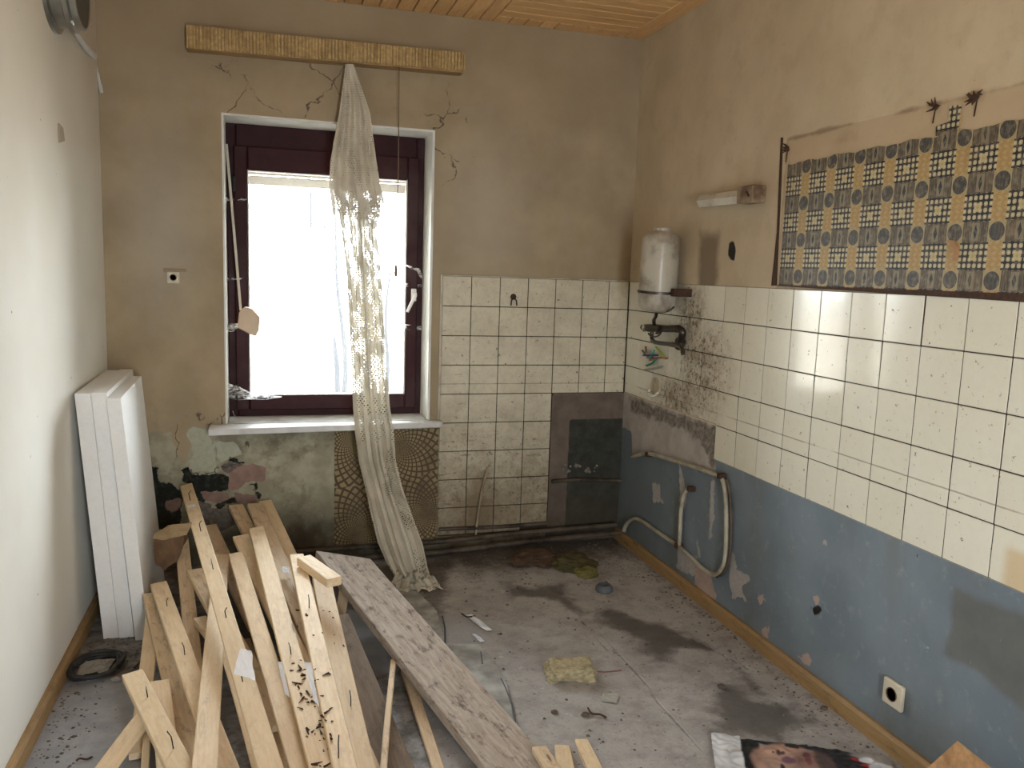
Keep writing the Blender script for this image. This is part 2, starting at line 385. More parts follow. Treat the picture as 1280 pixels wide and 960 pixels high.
def mat_wallpaper():
    n = NT('retro_wallpaper_print'); p = n.pos(); x, y, z = n.xyz(p)
    PY, PZ = .1425, .1333
    u = ((y*-1.-1.483)/PY+.5+50.).frac()        # circle centre at .5
    v = ((z-1.487)/PZ+.5+50.).frac()            # band centre at .5
    wood = n.noise(n.map(p, (1, 26, 2.5)), 9, 3); fine = n.noise(p, 60, 3)
    gold = (.38, .24, .085); beige = (.46, .39, .23); dark = (.012, .012, .015); greyb = (.065, .052, .037)
    # gold column (under the circle) / checker block
    uc = (u-.5).abs(); vc = (v-.5).abs()
    wave = (((u*40.)+((v*40.).sin()*1.3)).sin()*.5+.5)
    dots = ((v*3.1416*9.).sin().abs())
    goldc = n.mix(wave*dots*.45, gold, (.60, .45, .22))
    # lattice of dark diamonds inside the block; block coordinates centred on u=0/1
    bu = ((u+.5).frac()-.5)*PY*1000.            # mm from block centre
    bv = ((v+.5).frac()-.5)*PZ*1000.
    cell = 17.6
    a = ((bu/cell+.5+20.).frac()-.5).abs(); b = ((bv/cell+.5+20.).frac()-.5).abs()
    dia = (a+b).lt(.46)
    a2 = ((bu/cell+20.).frac()-.5).abs(); b2 = ((bv/cell+20.).frac()-.5).abs()
    dia2 = (a2+b2).lt(.33)
    star = (bu.abs()+bv.abs()).lt(13.)
    cross = a.lt(.15).mx(b.lt(.15))
    blk = n.mix(cross, beige, dark); blk = n.mix(dia, blk, dark); blk = n.mix((a2+b2).lt(.16), blk, (.62, .58, .44))
    blk = n.mix(star, blk, (.50, .41, .20)); blk = n.mix((bu.abs()+bv.abs()).lt(5.), blk, (.42, .30, .12))
    c = n.mix(uc.lt(.165), blk, goldc)
    # band row
    band = vc.lt(.21)
    bc = n.mix(wood.sm(.4, .6), greyb, (.145, .112, .072))
    dd = ((bu/7.).abs()+(((v-.5)*PZ*1000.)/21.).abs()).lt(1.)
    bc = n.mix((bu.abs()).lt(13.)*(vc.lt(.185)), bc, (.22, .18, .12)); bc = n.mix(dd, bc, (.022, .030, .030))
    cu = (u-.5)*PY*1000.; cv = (v-.5)*PZ*1000.
    rr = MATH(n.nt, 'SQRT', cu*cu+cv*cv)
    bc2 = n.mix(wood.sm(.4, .6), (.42, .33, .17), (.34, .26, .13)); bc2 = n.mix(rr.lt(25.5), bc2, n.mix(wood.sm(.4, .6), (.045, .043, .04), (.085, .078, .066)))
    bc = n.mix(uc.lt(.20), bc, bc2)
    c = n.mix(band, c, bc)
    c = n.mix(fine.sm(.45, .75)*.35, c, (.40, .34, .24))
    c = n.mix(n.noise(p, 6, 6, .7).sm(.52, .75)*.4, c, (.22, .15, .08))
    n.bump(n.noise(p, 14, 4), .2, .004)
    return n.done(c, .5, Specular_IOR_Level=.3)
def mat_lattice():
    n = NT('brown_lattice_print'); p = n.pos(); x, y, z = n.xyz(p)
    # overlapping fans of curved diamonds : polar lattice around three centres
    best = None; col = 0.
    def fan(cx, cz):
        dx = x-cx; dz = z-cz; r = MATH(n.nt, 'SQRT', dx*dx+dz*dz); t = MATH(n.nt, 'ARCTAN2', dz, dx)
        lr = MATH(n.nt, 'LOGARITHM', r+.004, 2.7183)
        a = ((t*(26/6.2832)*1.+lr*4.2+40.).frac()-.5).abs(); b = ((t*(26/6.2832)-lr*4.2+40.).frac()-.5).abs()
        return r, a.mx(b)
    r1, f1 = fan(-1.26, .55); r2, f2 = fan(-1.44, .13); r3, f3 = fan(-1.47, .60); r4, f4 = fan(-1.10, .20)
    w1 = r1.lt(r2)*r1.lt(r3)*r1.lt(r4); w3 = r3.lt(r1)*r3.lt(r2)*r3.lt(r4); w2 = r2.lt(r1)*r2.lt(r3)*r2.lt(r4); w4 = r4.lt(r1)*r4.lt(r2)*r4.lt(r3)
    f = f1*w1+f2*w2+f3*w3+f4*w4
    ln = f.sm(.30, .40)
    c = n.mix(ln, (.31, .235, .115), (.09, .058, .03))
    c = n.mix(n.noise(p, 5, 6, .7).sm(.42, .7)*.7, c, (.085, .058, .034))
    c = n.mix(n.noise(p, 22, 6, .7).sm(.58, .68)*.5, c, (.04, .027, .018))
    n.bump(ln*-1., .3, .003)
    return n.done(c, .8)
def mat_curtain():
    n = NT('net_curtain_lace'); uv = n.uv(); x, y, z = n.xyz(uv)    # metres of cloth
    P = .011
    row = (y/P).floor(); xs = x/P+row*.5
    a = (xs.frac()-.5).abs(); b = ((y/P).frac()-.5).abs()
    hole = MATH(n.nt, 'SQRT', a*a+b*b*.8).sm(.30, .24)
    solid = n.noise(n.map(uv, (1, .5, 1)), 16, 3).sm(.41, .54)
    border = (x.gt(.30)).mx(x.lt(.03)).mx(y.lt(1.80)).mx(x.gt(.8))
    al = 1.-hole*(1.-solid*.96)*.92*(border*.85+.15)
    t = n.new('BsdfTransparent'); tl = n.new('BsdfTranslucent'); df = n.new('BsdfDiffuse')
    c = n.mix(n.noise(uv, 6, 4).sm(.35, .7), (.66, .61, .50), (.50, .45, .35))
    _set(n.nt, tl.inputs[0], c); _set(n.nt, df.inputs[0], c)
    m1 = n.new('MixShader'); m1.inputs[0].default_value = .05; n.nt.links.new(df.outputs[0], m1.inputs[1]); n.nt.links.new(tl.outputs[0], m1.inputs[2])
    m2 = n.new('MixShader'); _set(n.nt, m2.inputs[0], al); n.nt.links.new(t.outputs[0], m2.inputs[1]); n.nt.links.new(m1.outputs[0], m2.inputs[2])
    n.nt.links.new(m2.outputs[0], n.out.inputs[0]); return n.m
def mat_pane(name='dusty_glass', dust=.006, node='BsdfTranslucent'):
    n = NT(name); t = n.new('BsdfTransparent'); t.inputs[0].default_value = (.93, .95, .95, 1); g = n.new('BsdfGlossy'); g.inputs['Roughness'].default_value = .03
    d = n.new(node); d.inputs[0].default_value = (.62, .63, .62, 1)
    fr = n.new('Fresnel'); fr.inputs[0].default_value = 1.45
    m1 = n.new('MixShader'); n.nt.links.new(fr.outputs[0], m1.inputs[0]); n.nt.links.new(t.outputs[0], m1.inputs[1]); n.nt.links.new(g.outputs[0], m1.inputs[2])
    m2 = n.new('MixShader'); _set(n.nt, m2.inputs[0], n.noise(n.obj(), 9, 5).sm(.3, .8)*dust+dust*.6)
    n.nt.links.new(m1.outputs[0], m2.inputs[1]); n.nt.links.new(d.outputs[0], m2.inputs[2]); n.nt.links.new(m2.outputs[0], n.out.inputs[0]); return n.m
def mat_web():
    n = NT('cobweb_dust'); p = n.pos(); t = n.new('BsdfTransparent'); d = n.new('BsdfTranslucent'); d2 = n.new('BsdfDiffuse')
    d.inputs[0].default_value = (.9, .9, .9, 1); d2.inputs[0].default_value = (.85, .85, .85, 1)
    a = n.new('AddShader'); n.nt.links.new(d.outputs[0], a.inputs[0]); n.nt.links.new(d2.outputs[0], a.inputs[1])
    m = n.new('MixShader'); _set(n.nt, m.inputs[0], n.noise(n.map(p, (1, 1, 3)), 30, 5, .7).sm(.40, .62)*.45+.05)
    n.nt.links.new(t.outputs[0], m.inputs[1]); n.nt.links.new(a.outputs[0], m.inputs[2]); n.nt.links.new(m.outputs[0], n.out.inputs[0]); return n.m
M = {}
M['back'] = mat_wall_back(); M['right'] = mat_wall_right(); M['left'] = mat_wall_left(); M['floor'] = mat_floor(); M['tile'] = mat_tile()
M['plank'] = mat_wood('pale_spruce', (.86, .69, .47), (.76, .57, .35), (.36, .26, .16), .9, .30)
M['plank2'] = mat_wood('spruce_dirty', (.76, .60, .41), (.64, .47, .29), (.22, .16, .10), 1., .6)
M['olddark'] = mat_wood('shaded_old_board', (.24, .18, .13), (.17, .125, .09), (.08, .06, .045), .5, .7, .8)  # old board wood, darkened to paint in the shadow inside the heap
M['old'] = mat_wood('weathered_board', (.52, .465, .41), (.36, .295, .24), (.13, .10, .08), .5, 1.0, .75)
M['base'] = mat_wood('varnished_pine', (.40, .255, .115), (.31, .19, .08), (.12, .075, .04), 1., .5, .55)
M['ceil'] = mat_wood('ceiling_pine', (.80, .50, .23), (.68, .40, .17), (.30, .15, .06), .5, .25, .55)
M['wp'] = mat_wallpaper(); M['lat'] = mat_lattice(); M['net'] = mat_curtain(); M['pane'] = mat_pane(); M['web'] = mat_web()
M['frame'] = simple('maroon_window_frame', (.036, .008, .010), .5, Specular_IOR_Level=.15, var=.25, scale=12, dirt=(.10, .08, .075), dirt_amt=.25)
M['white'] = simple('white_reveal_paint', (.74, .73, .69), .6, var=.08, scale=12, dirt=(.35, .31, .25), dirt_amt=.35)
M['sill'] = simple('dusty_sill', (.66, .66, .65), .45, var=.12, scale=20, dirt=(.30, .27, .23), dirt_amt=.5)
M['foam'] = simple('white_polystyrene', (.86, .86, .85), .75, var=.04, scale=120, bump=.1, dirt=(.74, .71, .66), dirt_amt=.2)
M['foamd'] = simple('soiled_polystyrene', (.72, .70, .66), .8, var=.1, scale=60, dirt=(.35, .30, .25), dirt_amt=.35)
M['enamel'] = simple('stained_enamel', (.50, .46, .37), .28, var=.1, scale=20, dirt=(.12, .08, .05), dirt_amt=.75)
M['steel'] = simple('tarnished_metal', (.10, .085, .07), .38, .8, var=.3, scale=60, dirt=(.05, .03, .018), dirt_amt=.7)
M['chrome'] = simple('chromed_metal', (.55, .55, .55), .22, 1., var=.2, scale=30)
M['rust'] = simple('rusty_iron', (.085, .045, .028), .8, .2, var=.4, scale=70, bump=.3)
M['pipe'] = simple('cream_painted_pipe', (.46, .42, .32), .45, var=.2, scale=25, dirt=(.12, .09, .06), dirt_amt=.6)
M['pipeg'] = simple('grimy_pipe', (.11, .085, .06), .6, var=.3, scale=25, dirt=(.025, .017, .012), dirt_amt=.95)
M['plastic'] = simple('ivory_plastic', (.66, .60, .47), .35, var=.08, scale=20, dirt=(.35, .28, .18), dirt_amt=.3)
M['beigep'] = simple('beige_plastic', (.62, .47, .32), .4, var=.08, scale=30)
M['whitep'] = simple('white_plastic', (.75, .75, .72), .35)
M['dark'] = simple('dark_rubber', (.025, .025, .025), .6, var=.3, scale=40, dirt=(.09, .08, .07), dirt_amt=.5)
M['nail'] = simple('black_nail', (.03, .026, .024), .5, .5)
M['paper'] = simple('white_paper', (.78, .78, .80), .7, var=.06, scale=10)
M['foil'] = simple('silver_foil', (.78, .80, .84), .3, .45, var=.1, scale=14, bump=.4)
M['brown'] = simple('brown_kraft_paper', (.20, .115, .06), .85, var=.3, scale=20, dirt=(.06, .035, .02), dirt_amt=.6, bump=.3)
M['wicker'] = simple('raffia_wrap', (.50, .33, .13), .7, var=.35, scale=60, dirt=(.22, .13, .05), dirt_amt=.35)
M['wicker2'] = simple('raffia_wrap_light', (.60, .42, .19), .7, var=.35, scale=60, dirt=(.26, .15, .06), dirt_amt=.35)
M['wool'] = simple('mineral_wool', (.48, .41, .25), .95, var=.4, scale=70, bump=.8, dirt=(.15, .12, .06), dirt_amt=.5)
M['rubble'] = simple('rubble_crumbs', (.17, .145, .12), .9, var=.5, scale=20)
M['bark'] = simple('birch_bark', (.021, .022, .025), .8, var=.1, scale=3, dirt=(.018, .019, .022), dirt_amt=.7)
M['field'] = simple('dry_grass_field', (.50, .45, .38), .95, var=.1, scale=.4, dirt=(.44, .39, .32), dirt_amt=.5)
M['olivec'] = simple('olive_cloth', (.10, .085, .035), .9, var=.35, scale=30, bump=.4)
M['brownc'] = simple('brown_cloth', (.10, .06, .035), .9, var=.4, scale=25, bump=.4)
M['osb'] = simple('chipboard', (.52, .30, .14), .75, var=.35, scale=45, dirt=(.20, .09, .035), dirt_amt=.6)
M['film'] = mat_pane('clear_plastic_film', .55, 'BsdfDiffuse')

# ================================================================= STRUCTURE
# ---- back wall
C4 = lambda pts: [tuple(bk(*q)[[0, 2]]) for q in crop(pts, 170, 520, .1953)]
black = [C4([(30, 310), (140, 328), (148, 425), (222, 430), (285, 475), (290, 640), (285, 700), (200, 730), (150, 800), (40, 800), (30, 520)]),
         C4([(288, 345), (330, 330), (365, 375), (440, 370), (470, 385), (560, 365), (600, 400), (590, 490), (500, 480), (440, 555), (400, 540), (350, 440), (300, 430)]),
         C4([(490, 575), (560, 545), (640, 520), (650, 550), (560, 580), (530, 595)]),
         C4([(715, 425), (790, 425), (780, 460), (720, 445)]), C4([(750, 465), (800, 500), (790, 540), (770, 500)]),
         C4([(560, 300), (620, 262), (650, 285), (690, 290), (730, 305), (650, 300), (610, 285)])]
pink = [C4([(600, 360), (660, 325), (740, 305), (830, 335), (815, 430), (780, 420), (715, 425), (650, 470), (590, 480)]),
        C4([(415, 480), (500, 485), (600, 500), (590, 530), (520, 560), (440, 545)]), C4([(195, 540), (280, 530), (285, 600), (230, 618), (190, 590)]),
        C4([(55, 330), (110, 370), (100, 400), (60, 400)]), C4([(620, 490), (770, 510), (770, 560), (650, 550)])]
greyp = [C4([(530, 320), (620, 275), (690, 310), (640, 350), (600, 370), (560, 360)]), C4([(320, 330), (365, 370), (360, 410), (325, 400)]),
         C4([(380, 545), (490, 560), (460, 720), (390, 640)]), C4([(460, 590), (600, 590), (640, 690), (540, 740), (455, 640)])]
flake = [C4([(320, 110), (360, 60), (455, 95), (500, 200), (510, 310), (530, 365), (440, 350), (350, 360), (330, 290), (370, 270), (350, 180)]),
         C4([(500, 160), (640, 170), (690, 250), (620, 262), (540, 310), (520, 220)])]
green = [[(-2.6, .66), (-2.40, .665), (-2.33, .66), (-2.28, .50), (-2.22, .66), (-2.16, .69), (-1.0, .69), (-1.0, -.1), (-2.6, -.1)]]
nu = lin(XL, 0, .014, [WX0, WX1, -.005]); nv = lin(0, H+.03, .014, [WZ0, WZ1])
blot = [C4([(220, 60), (300, 60), (290, 230), (250, 320), (230, 200)])]
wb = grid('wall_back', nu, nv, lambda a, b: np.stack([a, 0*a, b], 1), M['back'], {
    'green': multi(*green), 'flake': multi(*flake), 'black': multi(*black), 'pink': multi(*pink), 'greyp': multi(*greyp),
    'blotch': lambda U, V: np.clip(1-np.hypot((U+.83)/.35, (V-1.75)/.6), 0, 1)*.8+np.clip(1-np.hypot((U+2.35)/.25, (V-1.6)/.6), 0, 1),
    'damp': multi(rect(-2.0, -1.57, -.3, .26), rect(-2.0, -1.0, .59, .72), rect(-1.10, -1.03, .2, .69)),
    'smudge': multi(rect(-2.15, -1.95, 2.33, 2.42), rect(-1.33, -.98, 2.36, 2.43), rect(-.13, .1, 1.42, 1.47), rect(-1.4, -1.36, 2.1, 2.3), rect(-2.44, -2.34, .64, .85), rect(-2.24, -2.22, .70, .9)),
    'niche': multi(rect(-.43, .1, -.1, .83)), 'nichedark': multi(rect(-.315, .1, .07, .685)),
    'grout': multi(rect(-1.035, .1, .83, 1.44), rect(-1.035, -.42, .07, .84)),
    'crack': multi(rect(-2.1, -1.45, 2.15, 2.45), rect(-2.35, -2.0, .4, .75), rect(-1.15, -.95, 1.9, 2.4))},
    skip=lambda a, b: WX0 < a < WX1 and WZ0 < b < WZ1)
def bandpoly(ps, wd):
    ps = [np.array(p) for p in ps]; out = []
    for s in (1, -1):
        seq = ps if s == 1 else ps[::-1]
        for i, p in enumerate(seq):
            d = seq[min(i+1, len(seq)-1)]-seq[max(i-1, 0)]; d = d/np.linalg.norm(d); out.append(tuple(p+wd*np.array([-d[1], d[0]])))
    return out
# thick outer masonry and painted reveal
m = MB(); T = .36
m.box((XL, .002, -.02), (WX0-.010, T, H)).box((WX1+.013, .002, -.02), (.16, T, H)).box((WX0-.010, .002, -.02), (WX1+.013, T, WZ0-.04)).box((WX0-.010, .002, WZ1+.012), (WX1+.013, T, H))
m.obj('trim_1', simple('outer_masonry', (.4, .36, .32), .9))['kind'] = 'structure'
m = MB(); m.box((WX0-.009, -.003, WZ0), (WX0, T, WZ1+.010)).box((WX1, -.003, WZ0), (WX1+.012, T, WZ1+.010)).box((WX0, -.003, WZ1), (WX1, T, WZ1+.010)).box((WX0-.009, .05, WZ0-.04), (WX1+.009, T, WZ0-.012))
m.obj('trim_2', M['white'])['kind'] = 'structure'
m = MB(); m.box((-1.047, -.012, .70), (-1.036, .0, 1.443), .002).box((-1.047, -.010, 1.440), (-.002, 0, 1.446), .001)
m.obj('trim_3', simple('dirty_edge_strip', (.55, .50, .40), .5, dirt=(.2, .15, .1)))['kind'] = 'structure'
# ---- right wall
RC6 = lambda pts: [tuple(rt(*q)[[1, 2]]) for q in crop(pts, 740, 480, .3125)]
RC9 = lambda pts: [tuple(rt(*q)[[1, 2]]) for q in crop(pts, 860, 700, .328)]
plaster = [RC6([(118, 33), (500, 168), (505, 200), (492, 300), (497, 352), (430, 345), (330, 300), (235, 270), (160, 292), (158, 190), (130, 175), (100, 180)])]
rub = [RC6([(150, 50), (500, 170), (497, 330), (480, 330), (440, 250), (360, 180), (230, 140), (150, 110)])]
fk = [RC6([(560, 655), (580, 740), (635, 775), (600, 815), (615, 865), (590, 850), (560, 860), (545, 760)]), RC6([(478, 380), (490, 380), (488, 520), (478, 620), (466, 620), (472, 500)]),
      RC6([(240, 395), (275, 400), (272, 450), (290, 480), (245, 470)]), RC6([(660, 850), (685, 840), (698, 870), (672, 880)]), RC6([(925, 630), (940, 635), (938, 650), (926, 648)]),
      RC6([(420, 620), (435, 690), (430, 700), (418, 640)]), RC9([(900, 330), (920, 330), (915, 355), (903, 355)]), RC9([(820, 320), (832, 322), (830, 338), (820, 338)]), RC6([(350, 300), (380, 460), (370, 500), (350, 480)]),
      RC6([(340, 660), (420, 690), (410, 770), (340, 740)])]
pk = [RC6([(415, 720), (470, 745), (500, 850), (490, 870), (410, 800)]), RC9([(265, 135), (290, 130), (298, 158), (275, 168)]), RC9([(478, 140), (498, 140), (500, 165), (484, 175)]),
      RC9([(420, 365), (460, 360), (475, 400), (440, 395)]), RC9([(280, 260), (310, 255), (305, 300), (285, 290)]), RC9([(560, 575), (545, 570), (552, 565)])]
olive = [RC9([(1012, 82), (1100, 130), (1280, 180), (1500, 260), (1500, 700), (1350, 620), (1280, 600), (1100, 440), (950, 370), (985, 250), (990, 120)])]
hole = [[tuple(rt(*q)[[1, 2]]) for q in [(912, 303), (917, 301), (920, 312), (918, 326), (914, 325), (910, 318)]], RC9([(475, 180), (500, 170), (515, 185), (500, 205), (478, 212)])]
heaterdark = [rect(-.92, -.72, 1.20, 1.68)]  # darker patch on the wall beside the water heater
ru = lin(YR, 0, .014, [-.005]); 
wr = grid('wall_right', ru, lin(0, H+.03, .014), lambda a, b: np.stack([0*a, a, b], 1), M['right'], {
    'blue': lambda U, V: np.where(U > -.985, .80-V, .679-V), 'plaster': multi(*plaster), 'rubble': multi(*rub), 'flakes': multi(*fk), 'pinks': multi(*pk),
    'olive': multi(*olive), 'hole': multi(*hole), 'heaterdark': multi(*heaterdark), 'anch': multi(rect(-2.10, -2.05, 1.97, 2.0), rect(-2.25, -2.19, 1.97, 2.0), rect(-1.38, -1.35, 1.9, 1.96), rect(-1.9, -1.55, 1.953, 1.957), rect(-1.2, -1.12, 1.80, 1.86)), 'panel': multi(rect(-3.4, -1.345, 1.44, 2.0)),
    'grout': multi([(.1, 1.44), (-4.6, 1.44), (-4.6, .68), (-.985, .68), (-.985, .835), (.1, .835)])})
# ---- left wall, rear wall, floor, ceiling
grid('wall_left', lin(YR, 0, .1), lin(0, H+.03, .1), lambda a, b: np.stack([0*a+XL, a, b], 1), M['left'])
grid('wall_rear', lin(XL, 0, .2, [-1.56, -1.14]), lin(0, H+.03, .2, [1.9]), lambda a, b: np.stack([a, 0*a+YR, b], 1), M['left'], skip=lambda a, b: -1.56 < a < -1.14 and b < 1.9)  # unseen opening added to let in daylight and brighten the back wall
m = MB(); m.box((XL, YR-.12, 0), (-1.56, YR, H)).box((-1.14, YR-.12, 0), (0, YR, H)).box((-1.56, YR-.12, 1.9), (-1.14, YR, H)); m.obj('trim_4', M['white'])['kind'] = 'structure'
F5 = lambda pts: [tuple(fl(*q)[:2]) for q in crop(pts, 560, 640, .3333)]
F9 = lambda pts: [tuple(fl(*q)[:2]) for q in crop(pts, 860, 700, .328)]
wet = [F5([(190, 265), (300, 285), (430, 270), (455, 310), (420, 335), (330, 318), (240, 315)]), F5([(555, 372), (615, 360), (700, 398), (830, 428), (940, 490), (850, 520), (835, 572), (770, 562), (715, 480), (640, 440), (570, 410)]),
       F9([(90, 465), (190, 480), (250, 530), (390, 550), (400, 590), (495, 612), (490, 628), (420, 640), (340, 692), (110, 650)]), F9([(165, 395), (190, 395), (260, 480), (290, 510), (270, 525), (240, 490)]),
       F9([(-20, 290), (40, 305), (100, 345), (90, 352), (-20, 320)]), F5([(400, 300), (450, 320), (520, 380), (500, 385), (420, 335)]), [(-2.2, -.2), (-1.0, -.2), (-1.2, -.9), (-2.0, -1.0)]]
seam = [bandpoly([fl(*q)[:2] for q in crop([(480, 400), (560, 450), (640, 530), (740, 640), (800, 730), (860, 790), (960, 900)], 560, 640, .3333)], .005),
        bandpoly([fl(*q)[:2] for q in crop([(550, 470), (600, 520), (640, 530)], 560, 640, .3333)], .005), bandpoly([fl(*q)[:2] for q in crop([(900, 470), (1020, 530), (1150, 600)], 560, 640, .3333)], .006)]
grid('floor', lin(XL, 0, .016), lin(YR, 0, .016), lambda a, b: np.stack([a, b, 0*a], 1), M['floor'], {
    'wet': multi(*wet), 'seam': multi(*seam), 'pale': multi([tuple(fl(*q)[:2]) for q in [(430, 760), (480, 770), (490, 840), (450, 850)]], [(-2.58, -1.1), (-2.2, -1.1), (-2.15, -2.2), (-2.58, -2.2)], F5([(-40, 380), (60, 400), (150, 470), (100, 560), (-20, 520)])),
    'dirty': lambda U, V: np.maximum.reduce([.16+V, np.where(U > -1.25, .42+V, -.5)+np.where((U > -.95)&(U<-.3), .08, 0)-.08, .03-np.abs(U-XL-.05), np.where(V > -.9, .12-np.abs(U+2.45)*.5, -1), .02+U, np.where((U<-1.4)&(V<-.1), .1, -1)])})  # floor dirt, plus painted shade along the back wall
# ceiling slab, boards as parts
m = MB(); m.box((XL-.1, YR-.1, H+.018), (.1, .3, H+.06)); ce = m.obj('ceiling', simple('ceiling_void', (.05, .03, .02), .9)); ce['kind'] = 'structure'
def bd(a, b):
    d = random.uniform(0, .004)
    m = MB(); m.box((a[0], a[1], H-d*.5), (b[0], b[1], H+.017), .0025)
    vs = m.v; cx, cy = (a[0]+b[0])/2, (a[1]+b[1])/2; L = abs(b[1]-a[1]) > abs(b[0]-a[0])
    me = m.mesh('ceiling_board')
    o = link('ceiling_board', me, M['ceil'], ce)
    if L:      # grain along the board: local x runs along it
        R = Matrix.Translation((cx, cy, H)) @ Matrix.Rotation(math.pi/2, 4, 'Z')
    else: R = Matrix.Translation((cx, cy, H))
    me.transform(R.inverted()); o.matrix_world = R
bd((-.10, -.005), (-.003, -3.2)); bd((-.003, -3.2), (-.10, YR+.005))
x = XL+.003
k = 0
XB = -.81
while x < XB-.02:
    x1 = min(x+.0815, XB); bd((x, -.003), (x1-.005, -2.9+.35*(k % 2))); bd((x, -2.9+.35*(k % 2)-.003), (x1-.005, YR+.005)); x = x1; k += 1
x = XB
while x < -.11:      # short boards against the window wall, right of the change of direction
    x1 = min(x+.079, -.103); bd((x, -.003), (x1-.005, -.105)); x = x1
y = -.108
while y > -3.3:
    bd((XB, y), (-.103, y-.078)); y -= .085
bd((XB, y), (-.103, YR+.005))
# baseboards
def baseboard(name, x0, x1, dirx):
    m = MB(); h = .062
    sec = [(x0, 0), (x0, h), (x0+dirx*.012, h), (x0+dirx*.02, h-.012), (x0+dirx*.02, 0)]
    m.prism([(a, 0-.01, b) for a, b in sec], (0, YR+.02, 0)); me = m.mesh(name)
    R = Matrix.Translation((x0, -2, 0)) @ Matrix.Rotation(math.pi/2, 4, 'Z'); me.transform(R.inverted())
    o = link(name, me, M['base']); o.matrix_world = R; o['kind'] = 'structure'
baseboard('baseboard_right', -.001, 0, -1); baseboard('baseboard_left', XL+.001, 0, 1)

# ---- tiles
P = .1519
def tile_mesh(w_, h_, ax, chip=False):
    m = MB(); t = .0035
    if ax == 'y': m.box((0, -t, 0), (w_, 0, h_), .0015)
    else: m.box((-t, -w_, 0), (0, 0, h_), .0015)
    return m.mesh('tile')
cache = {}
def tile(par, ax, u0, u1, z0, z1):
    g = .0018; w_, h_ = round(abs(u1-u0)-2*g, 4), round(z1-z0-2*g, 4); key = (ax, w_, h_)
    if key not in cache: cache[key] = tile_mesh(w_, h_, ax); cache[key].materials.append(M['tile'])
    o = bpy.data.objects.new('tile', cache[key]); COL.objects.link(o); o.parent = par
    if ax == 'y': o.location = (min(u0, u1)+g, random.uniform(-.001, .0008)-.0005, z0+g); o.rotation_euler = (random.gauss(0, .004), 0, random.gauss(0, .004))
    else: o.location = (random.uniform(-.001, .0008)-.0005, max(u0, u1)-g, z0+g); o.rotation_euler = (0, random.gauss(0, .0045), random.gauss(0, .0045))
rows = [1.4405, 1.288, 1.136, .984, .832, .68]
cb = [-1.0355+i*0 for i in range(1)]
cb = [-.121-6*.1525]+[-.121-(6-i)*.1525 for i in range(1, 7)]+[-.006]
for i in range(7):
    for j in range(4): tile(wb, 'y', cb[i], cb[i+1], rows[j+1], rows[j])
zb = [.832, .680, .528, .376, .224, .076]
for i in range(4):
    for j in range(5):
        if i == 3: tile(wb, 'y', cb[i], -.425+.0, zb[j+1]+(.028 if j == 4 else 0), zb[j])
        else: tile(wb, 'y', cb[i], cb[i+1], zb[j+1], zb[j])
cr = [-.008]+[-.178-.161*i for i in range(0, 26)]
for i in range(26):
    for j in range(5):
        if j == 4 and i < 6: continue
        tile(wr, 'x', cr[i], cr[i+1], rows[j+1]+(.003 if (j == 3 and i < 6) else 0), rows[j])

# ---- old wallpaper panel on the right wall
us = lin(-3.35, -1.368, .02); 
o = grid('wallpaper_panel', us, lin(1.452, 1.905, .02), lambda a, b: np.stack([-.0035+0*a, a, b], 1), M['wp'], parent=wr, kind=None,
     disp=lambda a, b: np.stack([-.0008-.0008*np.sin(a*23)*np.cos(b*31), 0*a, np.where(b > 1.9, .003*np.sin(a*37)+.002*np.sin(a*91), 0)], 1))
m = MB(); m.prism([(-.002, *rt(*q)[1:]) for q in [(1171, 170), (1172, 158), (1188, 152), (1188, 133), (1203, 131), (1200, 171)]], (-.003, 0, 0)); m.obj('wallpaper_scrap', M['wp'], wr)
m = MB(); m.prism([(-.0, *rt(*q)[1:]) for q in [(977, 172), (979, 172), (977, 230), (971, 357), (965, 357), (972, 290)]], (-.004, 0, 0)); m.obj('torn_strip', M['rust'], wr)
m = MB(); m.prism([(0, -1.37, 1.449), (0, -1.37, 1.454), (0, -3.35, 1.456), (0, -3.35, 1.420), (0, -2.3, 1.436)], (-.010, 0, 0)); m.obj('glue_ridge', M['rust'], wr)
m = MB(); m.prism([(-.004, *rt(*q)[1:]) for q in [(1186, 300), (1196, 301), (1201, 312), (1198, 325), (1193, 326), (1196, 314), (1190, 305)]], (-.006, 0, 0)); m.obj('paper_curl', simple('torn_paper_tan', (.42, .24, .12), .8), wr)
for (x, y) in [(1170, 132), (1222, 122), (985, 186)]:
    q = rt(x, y); m = MB()
    for k in range(9):
        e = q+np.array([-random.uniform(.004, .02), random.uniform(-.03, .03), random.uniform(-.02, .025)]); m.tube([q+np.array([-.001, 0, 0]), (q+e)/2+rng.normal(0, .004, 3)*[1, 1, 1], e], [.006, .004, .001], 5)
    m.tube([q, q+np.array([-.002, .004, -.05])], .0022, 5)
    m.obj('torn_anchor', M['rust'], wr)
# ---- lattice pattern wallpaper under the sill
nx, nz = lin(-1.57, -1.04, .02), lin(.06, .655, .02)
cut = [tuple(bk(*q)[[0, 2]]) for q in crop([(250, 520), (235, 680), (330, 790), (330, 880), (460, 880), (420, 700), (340, 560)], 400, 530, .177)]
def _sk(a, b): return sdf(np.array([[a]]), np.array([[b]]), cut)[0, 0] > 0 and False
grid('lattice_wallpaper', nx, nz, lambda a, b: np.stack([a, -.004+0*a, b], 1), M['lat'], parent=wb, kind=None, skip=_sk)
